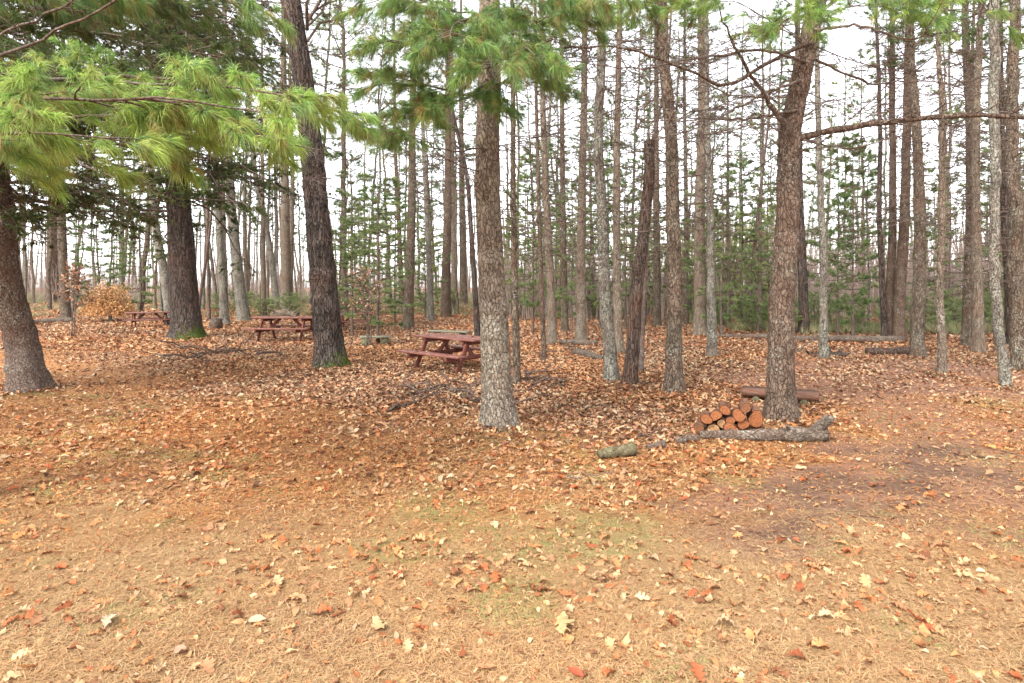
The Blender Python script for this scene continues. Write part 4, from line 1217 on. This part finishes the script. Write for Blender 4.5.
strew(20, -60, 170, 34, 66, 'thin trunk far back in the wood behind the tan leafed bush', 'far trunks behind the tan bush')
strew(26, 185, 322, 30, 68, 'thin grey trunk far back between the thick dark trunk and the oak', 'far trunks left of the oak', (1, 3, 5, 0, 6, 3))
strew(15, 335, 485, 32, 66, 'thin trunk far back between the oak and the nearest pine', 'far trunks between oak and nearest pine')
strew(20, 505, 700, 26, 60, 'thin trunk far back behind the crooked trunk and the broken snag', 'far trunks behind the snag')
strew(16, 700, 880, 30, 60, 'thin trunk far back around the reddish forked pine', 'far trunks round the forked pine')
strew(16, 880, 1090, 26, 58, 'thin trunk far back behind the trees at the right edge', 'far trunks on the right')


# ---------------------------------------------------------------- the wood beyond and its brush
def make_brush():
    mb = MB()
    N = 5600
    px = rng.uniform(-150, 1200, N)
    d = np.where(px > 480, rng.uniform(29, 50, N), rng.uniform(55, 85, N))
    keep = (px > 480) | (rng.random(N) < .75)
    px, d = px[keep], d[keep]
    x = (px - 512) / F * d
    h = np.where(px > 700, rng.uniform(1.5, 6., len(x)), rng.uniform(1.5, 4.8, len(x)))
    B = np.stack([x, d, hgt(x, d) * 0 - .1], -1)
    P1 = grow(B, np.stack([rng.normal(0, .12, len(x)), rng.normal(0, .12, len(x)), np.ones(len(x))], -1), h, K=5, bend=.12, jit=.15)
    tubes(mb, P1, rad(P1, .018 + .004 * h, .25), 3)
    P2 = children(P1, 6, .35, .25, .95, side=.6, up=.3, K=3)
    tubes(mb, P2, rad(P2, .012, .4), 3)
    o = link('brush', mb.mesh('brush', M_BRUSH))
    tag(o, 'pinkish grey tangle of bare brush closing the wood', 'brush', kind='stuff')
    # the far wood as one mass
    mb = MB()
    N = 620
    px = rng.uniform(-400, 1450, N)
    px = px[(px > 480) | (rng.random(N) < .75)]
    N = len(px)
    d = rng.uniform(68, 130, N)
    x = (px - 512) / F * d
    h = rng.uniform(9, 19, N)
    B = np.stack([x, d, 0 * x - .3], -1)
    P1 = grow(B, np.stack([rng.normal(0, .03, N), rng.normal(0, .03, N), np.ones(N)], -1), h, K=5, bend=.03, jit=.04)
    tubes(mb, P1, rad(P1, rng.uniform(.07, .2, N), .3), 5)
    P2 = children(P1, 9, .22, .35, 1., side=.8, up=.5, K=4)
    tubes(mb, P2, rad(P2, .03, .4), 3)
    P3 = children(P2, 3, .5, .2, 1., side=.7, up=.3, K=3)
    tubes(mb, P3, rad(P3, .014, .5), 3)
    o = link('far_woods', mb.mesh('far_woods', M_GREY))
    tag(o, 'hazy mass of bare grey trees far beyond the clearing', 'woods', kind='stuff')
    mb = MB()
    N = 8000
    px = np.concatenate([rng.uniform(690, 1100, N // 2), rng.uniform(-120, 700, N // 2)])
    d = np.concatenate([rng.uniform(20.5, 30, N // 2), rng.uniform(32, 60, N // 2)])
    x = (px - 512) / F * d
    k = rng.random(N) < sst(.38, .62, fnoise(np.stack([x * .35, d * .35, 0 * x], -1), 3, 44))
    x, d = x[k], d[k]
    N = len(x)
    C = np.stack([x, d, hgt(x, d) + rng.uniform(0, .15, N)], -1)
    needles(mb, C, np.array([[0, 0, 1.]]) * np.ones((N, 1)), 14, .42, .022, .5, .1, [(.24, .26, .13), (.3, .3, .16), (.17, .22, .1), (.36, .3, .17), (.3, .22, .13)])
    N = 3200
    px, d = rng.uniform(-250, 500, N), rng.uniform(58, 78, N)
    x = (px - 512) / F * d
    needles(mb, np.stack([x, d, 0 * x], -1), np.array([[0, 0, 1.]]) * np.ones((N, 1)), 12, 1.3, .05, .45, .1, [(.3, .28, .17), (.34, .3, .2), (.24, .26, .13), (.36, .28, .2)])
    o = link('undergrowth', mb.mesh('undergrowth', M_NEEDLE, colour=True, smooth=False))
    tag(o, 'pale green ground cover along the far edge of the clearing', 'undergrowth', kind='stuff')


M_BRUSH = bark_mat('bare brush twigs', (.17, .12, .1), (.3, .225, .19), (.42, .34, .29), furrow=.5, lichen=0, redness=.2, bump=0)
make_brush()


# ================================================================ picnic tables
def picnic_table(px, py, yaw, label, scale=.93, d=None, tilt=0., roll=0.):
    d = d or depth(py)
    X = (px - 512) / F * d
    r = empty('picnic_table', (X, d, float(hgt(X, d)) - .05), label, 'picnic table', 'maroon picnic tables under the trees')
    r.rotation_euler = (roll, tilt, math.radians(yaw))
    r.scale = (scale,) * 3
    L = 1.83
    c_, s_ = math.cos(math.radians(yaw)), math.sin(math.radians(yaw))
    for (u0, v0, hh, n_) in ((0, 0, .758, 26), (0, -.66, .468, 9), (0, .66, .468, 9)):
        for _ in range(n_):
            u, v = rng.uniform(-.85, .85), v0 + rng.uniform(-.3, .3) * (1 if v0 == 0 else .35)
            TOPS.append((X + scale * (u * c_ - v * s_), d + scale * (u * s_ + v * c_), r.location.z + scale * hh))
    mb = MB()
    for k in range(5):
        y = -.36 + k * .148
        box(mb, (-L / 2 + rng.uniform(-.006, .006), y, .715), (L / 2 + rng.uniform(-.006, .006), y + .138, .753))
    link('tabletop', mb.mesh('tabletop', M_TOP_WOOD, smooth=False), r)
    for s in (-1, 1):
        mb = MB()
        y0 = s * .66
        box(mb, (-L / 2, y0 - .13, .425), (L / 2, y0 + .13, .463))
        link('bench_seat', mb.mesh('bench_seat', M_TOP_WOOD, smooth=False), r)
    for e in (-1, 1):
        x = e * .62
        for s in (-1, 1):
            mb = MB()
            beam(mb, (x, s * .58, -.03), (x, s * .22, .712), .042, .095, up=(0, 1, 0))
            link('leg', mb.mesh('leg', M_RED_WOOD, smooth=False), r)
        mb = MB()
        box(mb, (x - e * .045 - .02, -.77, .335), (x - e * .045 + .02, .77, .422))
        link('seat_support', mb.mesh('seat_support', M_RED_WOOD, smooth=False), r)
        mb = MB()
        box(mb, (x - e * .045 - .02, -.34, .625), (x - e * .045 + .02, .34, .712))
        link('top_support', mb.mesh('top_support', M_RED_WOOD, smooth=False), r)
        mb = MB()
        beam(mb, (x - e * .07, 0, .36), (x - e * .42, 0, .70), .04, .085, up=(0, 0, 1))
        link('brace', mb.mesh('brace', M_RED_WOOD, smooth=False), r)
    return r


picnic_table(455, 370, -42, 'nearest maroon picnic table, half hidden behind the lichen-flecked pine', 1.)
picnic_table(287, 341.5, -4, 'maroon picnic table seen side on, left of the mossy oak', 1.06)
picnic_table(150, 327.5, 24, 'far maroon picnic table beside the thick dark trunk and the tan bush', .93)
picnic_table(357, 329, 10, 'hidden maroon picnic table behind the saplings right of the oak', .9)


# ================================================================ low benches and logs
def plank_bench(a, b, h, w, label, slab, block, t=.05):
    a, b = np.array(a, float), np.array(b, float)
    m = (a + b) / 2
    r = empty('log_bench', (m[0], m[1], float(hgt(m[0], m[1]))), label, 'bench')
    dv = norm(b - a)
    L = np.linalg.norm(b - a)
    r.rotation_euler = (0, 0, math.atan2(dv[1], dv[0]))
    mb = MB()
    n = 26
    xs = np.linspace(-L / 2, L / 2, n)
    # a split slab with uneven sawn edges
    q = np.stack([xs * 4, 0 * xs, 0 * xs], -1)
    e1, e2 = w / 2 * (1 + .25 * (vnoise(q, 3) - .5)), w / 2 * (1 + .25 * (vnoise(q, 4) - .5))
    zz = h + (vnoise(q, 5) - .5) * .012
    ring = np.stack([np.stack([xs, -e1, zz], -1), np.stack([xs, e2, zz + .004], -1), np.stack([xs, e2 * .9, zz - t], -1), np.stack([xs, -e1 * .88, zz - t * 1.1], -1)], 1)
    i = (np.arange(n - 1) * 4)[:, None]
    j = np.arange(4)[None]
    j2 = (j + 1) % 4
    mb.add(ring, [np.stack([i + j, i + 4 + j, i + 4 + j2, i + j2], -1).reshape(-1, 4), np.array([[0, 1, 2, 3], [n * 4 - 1, n * 4 - 2, n * 4 - 3, n * 4 - 4]])])
    link('seat', mb.mesh('seat', slab, smooth=False), r)
    for s in (-1, 1):
        mb = MB()
        K = 9
        y = np.linspace(-w * .55, w * .55, K)
        rr = (h - t * .9) * .56
        pp = np.stack([0 * y + s * L * .31, y, 0 * y + rr * .74], -1)
        tubes(mb, pp[None], (rr * rng.uniform(.92, 1.05, K))[None], 14, cap=True)
        link('log_support', mb.mesh('log_support', block, smooth=False), r)
    return r


plank_bench(((742 - 512) / F * 9.25, 9.25), ((818 - 512) / F * 8.85, 8.85), .17, .42, 'low bench of a rusty brown slab on mossy log blocks behind the forked pine', M_SLAB, M_LOGMOSS, .085)
plank_bench(((360 - 512) / F * 17.2, 17.2), ((391 - 512) / F * 17.4, 17.4), .27, .34, 'low mossy plank bench beside the green sapling stem', M_PLANK, M_LOGMOSS)
plank_bench(((428 - 512) / F * 20, 20.4), ((469 - 512) / F * 20, 19.8), .25, .3, 'pale plank bench just beyond the nearest picnic table', M_PLANK, M_LOG)


def log(name, label, cat, pts, r0, r1, mat, stubs=(), sides=18, bump=.1):
    """A fallen log through world points, with broken stubs; the origin is its middle."""
    pts = np.array(pts, float)
    if name in ('fallen_log', 'log_chunk'):
        pts[:, 2] = hgt(pts[:, 0], pts[:, 1]) + np.linspace(r0, r1, len(pts)) * .85 + .015
    L = np.concatenate([[0], np.cumsum(np.linalg.norm(np.diff(pts, axis=0), axis=1))])
    K = 40
    t = np.linspace(0, L[-1], K)
    pp = np.stack([np.interp(t, L, pts[:, k]) for k in range(3)], -1)
    for _ in range(2):
        pp[1:-1] = (pp[:-2] + 2 * pp[1:-1] + pp[2:]) / 4
    m = pp[K // 2].copy()
    pp = pp - m
    r = empty(name, m, label, cat)
    q = np.stack([t * 6, 0 * t, 0 * t], -1)
    rr = np.linspace(r0, r1, K) * (1 + .22 * (vnoise(q, int(rng.integers(999))) - .5))
    mb = MB()
    tubes(mb, pp[None], rr[None], sides, cap=True)
    V = mb.v[0]
    V += (fnoise(V * 14, 3, 5)[:, None] - .5) * norm(V - np.repeat(pp, sides, 0)) * r0 * bump * (9 if name == 'log_chunk' else 5)
    link('log_bark', mb.mesh('log_bark', mat), r)
    for (a, b, ra, rb) in stubs:
        a, b = np.array(a) - m, np.array(b) - m
        sp = a + (b - a) * np.linspace(0, 1, 7)[:, None]
        mb = MB()
        tubes(mb, sp[None], (np.linspace(ra, rb, 7) * rng.uniform(.85, 1.15, 7))[None], 10, cap=True)
        link('stub', mb.mesh('stub', mat, smooth=True), r)
    return r


log('fallen_log', 'grey mossy fallen log with a forked end lying in front of the firewood', 'log',
    [P(700, 441, 6.75), P(735, 437, 6.7), P(767, 434.5, 6.65), P(795, 432, 6.6), P(814, 433, 6.6), P(824, 431, 6.62)], .048, .086, M_DEADLOG,
    [(P(817, 431, 6.6), P(833, 417, 6.5), .06, .032), (P(814, 430, 6.64), P(826, 416, 6.8), .05, .022), (P(790, 431, 6.6), P(786, 425, 6.5), .02, .012)])
log('log_chunk', 'short mossy log chunk lying alone at the edge of the lawn', 'log', [P(599, 462, 5.95), P(612, 458.5, 6.0), P(624, 457, 6.05), P(634, 456, 6.1)], .045, .07, M_LOGMOSS)
log('fallen_log', 'long low brown log far right beyond the trodden track', 'log', [P(784, 344, 18.6), P(820, 345, 18.4), P(860, 346, 18.2), P(902, 347, 18)], .1, .12, M_LOG)
log('fallen_log', 'shorter dark log in front of the long brown one', 'log', [P(866, 357, 15.), P(890, 357, 14.9), P(914, 356, 15)], .09, .11, M_SNAG)
log('fallen_log', 'log lying flat between the edge pine and its dark neighbour', 'log', [P(28, 322.5, 26.5), P(50, 322, 27), P(72, 322, 27.3)], .1, .13, M_LOG)
log('fallen_log', 'slim log in the leaves behind the crooked lichen trunk', 'log', [P(556, 345, 17.5), P(575, 346, 17.3), P(597, 348, 17)], .08, .09, M_LOG)
log('fallen_log', 'slanting log end rising from the leaves left of the crooked trunk', 'log', [P(575, 357, 15), P(588, 360, 14.4), P(601, 365, 13.6)], .09, .07, M_LOG)
log('fallen_log', 'straight log across the leaves right of the slim grey stems', 'log', [P(705, 337, 20), P(740, 339, 19.6), P(775, 340, 19.3)], .07, .09, M_LOG)
log('stump', 'small weathered stump in front of the mossy grey trunk', 'stump', [P(215, 330, 24), P(216, 324, 24), P(217, 318, 24)], .27, .2, M_LOG)
log('root_stump', 'dark tangled root stump at the foot of the ivy-ragged birch', 'stump', [P(806, 358, 14.8), P(822, 356, 14.6), P(846, 357, 14.5)], .10, .12, M_SNAG,
    [(P(812, 357, 14.7), P(806, 350, 14.5), .05, .02), (P(836, 356, 14.6), P(842, 348, 14.5), .06, .03), (P(828, 356, 14.6), P(830, 347, 14.8), .05, .02), (P(840, 357, 14.5), P(851, 353, 14.4), .05, .02)])
log('root_heap', 'pale upturned roots behind the side-on picnic table', 'stump', [P(272, 316, 29), P(284, 313, 29), P(298, 316, 29)], .2, .2, M_GREY,
    [(P(282, 314, 29), P(276, 300, 28.7), .06, .03), (P(286, 314, 29), P(293, 303, 28.8), .06, .03), (P(280, 315, 29), P(268, 308, 28.6), .06, .03), (P(290, 315, 29), P(302, 307, 28.6), .06, .02)])

log('log_chunk', 'broken brown bark piece half sunk in leaves off the tapered end of the fallen log', 'log', [P(676, 446, 6.5), P(686, 445, 6.55), P(697, 444, 6.6)], .03, .045, M_LOG)
log('log_chunk', 'small rotten piece in the leaves midway between the lone chunk and the fallen log', 'log', [P(648, 451, 6.3), P(656, 450, 6.35), P(664, 449, 6.4)], .025, .04, M_LOG)

# ---------------------------------------------------------------- firewood
WOOD = [(122, 378, 36, 0, 'leftmost log of the bottom row in the firewood pile'), (217, 390, 43, 1, 'pale round end, second log of the bottom row of firewood'), (328, 386, 47, 0, 'wide orange log, third along the bottom row of firewood'),
        (168, 315, 34, 0, 'log resting on the left slope of the firewood pile with a rusty end'), (228, 292, 34, 0, 'dark orange log just under the peak of the left slope of firewood'), (268, 345, 29, 1, 'small pale log tucked in the middle of the firewood pile'),
        (287, 258, 33, 0, 'reddish log at the top left of the firewood pile'), (322, 328, 27, 0, 'little shaded log right of the small pale one in the pile'), (374, 292, 39, 0, 'brownish log right of centre in the upper firewood row'),
        (405, 350, 33, 0, 'log low in the pile just left of the biggest one'), (421, 244, 33, 0, 'ringed log perched topmost on the firewood pile'), (486, 316, 50, 0, 'biggest orange log, rightmost in the firewood pile by the trunk')]
for zx, zy, r_, pale, lab in WOOD:
    d = 6.98 + rng.uniform(-.05, .05)
    c = P(680 + zx / 6.4, 370 + zy / 6.4, d)
    R = r_ / 6.4 / F * d * .99
    ro = empty('firewood_log', c, lab, 'firewood', 'firewood logs in the pile', rng.normal(-.32, .08))
    ro.rotation_euler[0] = rng.normal(0, .07)
    K, S = 9, 22
    y = np.linspace(0, .3, K)
    a = np.arange(S) / S * 6.283
    sh = 1 + .14 * np.cos(2 * a + rng.uniform(0, 6)) + .07 * np.cos(3 * a + rng.uniform(0, 6)) + rng.normal(0, .012, S)
    for k, ye in enumerate((0, .3)):
        mb = MB()
        ring = np.stack([np.cos(a) * R * sh * .95, 0 * a + ye + rng.normal(0, .0015, S), np.sin(a) * R * sh * .95], -1)
        mb.add(np.concatenate([ring, [[0, ye + (-.003 if k == 0 else .003), 0]]]), [np.stack([np.arange(S), (np.arange(S) + 1) % S, np.full(S, S)], -1)])
        link('cut_end', mb.mesh('cut_end', M_END_PALE if pale else (M_END_RED if rng.random() < .55 else M_END_BROWN), smooth=False), ro)
    mb = MB()
    Y, A = np.meshgrid(y, a, indexing='ij')
    RR = R * sh[None] * (1 + rng.normal(0, .015, Y.shape))
    i = (np.arange(K - 1) * S)[:, None]
    j = np.arange(S)[None]
    j2 = (j + 1) % S
    mb.add(np.stack([np.cos(A) * RR, Y - .0, np.sin(A) * RR], -1), [np.stack([i + j, i + S + j, i + S + j2, i + j2], -1).reshape(-1, 4)])
    link('log_bark', mb.mesh('log_bark', M_FIREBARK), ro)


# ---------------------------------------------------------------- sticks in the brush piles
def stick(x, y, ang, L, r, z, label, group, pitch=.0, cat='stick', name='stick'):
    K = 8
    PP = grow(np.array([[-L / 2 * math.cos(pitch), 0, -L / 2 * math.sin(pitch)]]), np.array([[math.cos(pitch), 0, math.sin(pitch)]]), [L], K=K, bend=.16, lift=rng.normal(-.08, .12), jit=.25)
    mb = MB()
    tubes(mb, PP, rad(PP, r, .45), 6, cap=True)
    P2 = children(PP, 3, .3, .3, .9, side=.8, K=4)
    tubes(mb, P2, rad(P2, r * .4, .4), 4)
    o = link(name, mb.mesh(name, M_DSTICK if rng.random() < .7 else M_TWIG), None, (x, y, float(hgt(x, y)) + z))
    o.rotation_euler = (0, 0, ang)
    return tag(o, label, cat, group)


M_DSTICK = bark_mat('dark damp stick bark', (.035, .024, .018), (.085, .058, .044), (.19, .135, .1), furrow=.4, lichen=.5, redness=.3, bump=.4)


def pile(px, py, rx, ry, n, Lm, rm, label, group, zmax=.16, a0=0, asd=1.):
    d = depth(py)
    X = (px - 512) / F * d
    for k in range(n):
        stick(X + rng.normal(0, rx), d + rng.normal(0, ry), a0 + rng.normal(0, asd), Lm * rng.uniform(.45, 1.1), rm * rng.uniform(.4, 1.1), abs(rng.normal(0, zmax * .5)) + .02, label, group, rng.normal(0, .2))


pile(452, 402, .38, .28, 28, 1.1, .023, 'dead stick in the brush pile left of the nearest pine foot', 'sticks left of the nearest pine')
pile(536, 385, .35, .6, 24, 1.2, .021, 'dead stick scattered right of the nearest pine foot', 'sticks right of the nearest pine', asd=1.2)
pile(225, 358, .55, .5, 24, 1.9, .027, 'dead branch in the brush heap between the thick dark trunk and the oak', 'branches in the heap left of the oak', zmax=.22)
pile(590, 352, .6, .8, 8, 1.2, .016, 'dead stick in the leaves left of the crooked trunk', 'sticks left of the crooked trunk', asd=1.2)
dA = depth(357)
stick((272 - 512) / F * dA, dA, .35, 2.0, .035, .12, 'long dark branch lying out from the heap towards the oak', None, .12, 'branch', 'fallen_branch')
dA = depth(347)
stick((207 - 512) / F * dA, dA, .05, 1.6, .03, .04, 'dark branch flat on the ground right of the thick trunk foot', None, .0, 'branch', 'fallen_branch')
pile(665, 446, .35, .12, 9, .7, .011, 'thin twig in the leaves left of the fallen log', 'twigs left of the fallen log', asd=.5)
pile(760, 348, 1.5, 1.2, 8, 1.4, .02, 'dead stick strewn in front of the green saplings', 'sticks before the saplings', asd=.8)
pile(880, 470, 1.0, .5, 8, .45, .007, 'small twig lying on the trodden track', 'twigs on the track', asd=1.)

# ---------------------------------------------------------------- a few leaves that stand out on the lawn
for px, py, s, c, sh, lab in ((257, 628, .09, (.42, .32, .21), OVAL, 'pale oval leaf lying in the front lawn left of the bottom centre'), (145, 509, .1, (.42, .32, .21), OVAL, 'whitish leaf lying on the lawn at the left'),
                              (107, 630, .11, (.42, .31, .21), OAK, 'big pale oak leaf near the lower left corner'), (562, 628, .17, (.5, .34, .16), OAK, 'largest tan oak leaf in the middle of the front lawn'),
                              (495, 582, .13, (.4, .14, .05), OAK, 'rusty red leaf left of centre on the lawn'), (180, 660, .085, (.4, .23, .15), OVAL, 'pinkish leaf at the bottom left'),
                              (377, 630, .13, (.52, .36, .18), OAK, 'yellow tan oak leaf between the pale oval leaf and the largest one'), (575, 677, .08, (.36, .08, .04), OVAL, 'deep red leaf at the bottom edge')):
    d = depth(py)
    X = (px - 512) / F * d
    mb = MB()
    leaves(mb, np.zeros(1), np.zeros(1), np.zeros(1), np.array([s]), sh, [c], .1, .35)
    o = link('fallen_leaf', mb.mesh('fallen_leaf', M_LEAF, colour=True, smooth=True), None, (X, d, float(hgt(X, d)) + .022))
    tag(o, lab, 'leaf')

make_litter()

# ================================================================ light, sky, camera
w = bpy.data.worlds.new('World')
SC.world = w
w.use_nodes = True
nt = w.node_tree
nt.nodes.clear()
s = NT(nt)
SUN_EL, SUN_AZ = math.radians(48), math.radians(215)   # behind the camera, a little left
sky = s.n('ShaderNodeTexSky', sky_type='NISHITA', sun_disc=False, sun_elevation=SUN_EL, sun_rotation=SUN_AZ, air_density=1., dust_density=1.2, ozone_density=1.)
hs = s.n('ShaderNodeHueSaturation', {'Saturation': .16, 'Value': 1., 'Color': sky.outputs[0]})
bg = s.n('ShaderNodeBackground', {'Color': hs.outputs[0], 'Strength': .15})
wo = s.n('ShaderNodeOutputWorld')
nt.links.new(bg.outputs[0], wo.inputs[0])
sl = bpy.data.lights.new('sun', 'SUN')
sl.energy = 1.1
sl.angle = math.radians(16)
sl.color = (1, .96, .9)
so = link('sun', sl)
# towards the sun: azimuth measured from +Y clockwise
dirv = Vector((math.sin(SUN_AZ) * math.cos(SUN_EL), math.cos(SUN_AZ) * math.cos(SUN_EL), math.sin(SUN_EL)))
so.rotation_euler = dirv.to_track_quat('Z', 'Y').to_euler()
so.location = (-5, -10, 20)

cam = bpy.data.cameras.new('camera')
co = link('camera', cam, None, (0, 0, EYE))
co.rotation_euler = (math.pi / 2, 0, 0)
cam.sensor_width = 36
cam.lens = F / 1024 * 36
cam.shift_y = -(341.5 - HY) / 1024
cam.clip_end = 2000
cam.clip_start = .05
SC.camera = co
SC.render.resolution_x, SC.render.resolution_y = 1024, 683
vs = SC.view_settings
vs.view_transform = 'Standard'
vs.look = 'None'
vs.exposure = 2.2
vs.gamma = 1
cy = SC.cycles
cy.max_bounces = 5
cy.diffuse_bounces = 3
cy.glossy_bounces = 1
cy.transmission_bounces = 2
cy.transparent_max_bounces = 4
cy.use_adaptive_sampling = True
cy.adaptive_threshold = .02
cy.use_denoising = True
cy.use_fast_gi = False
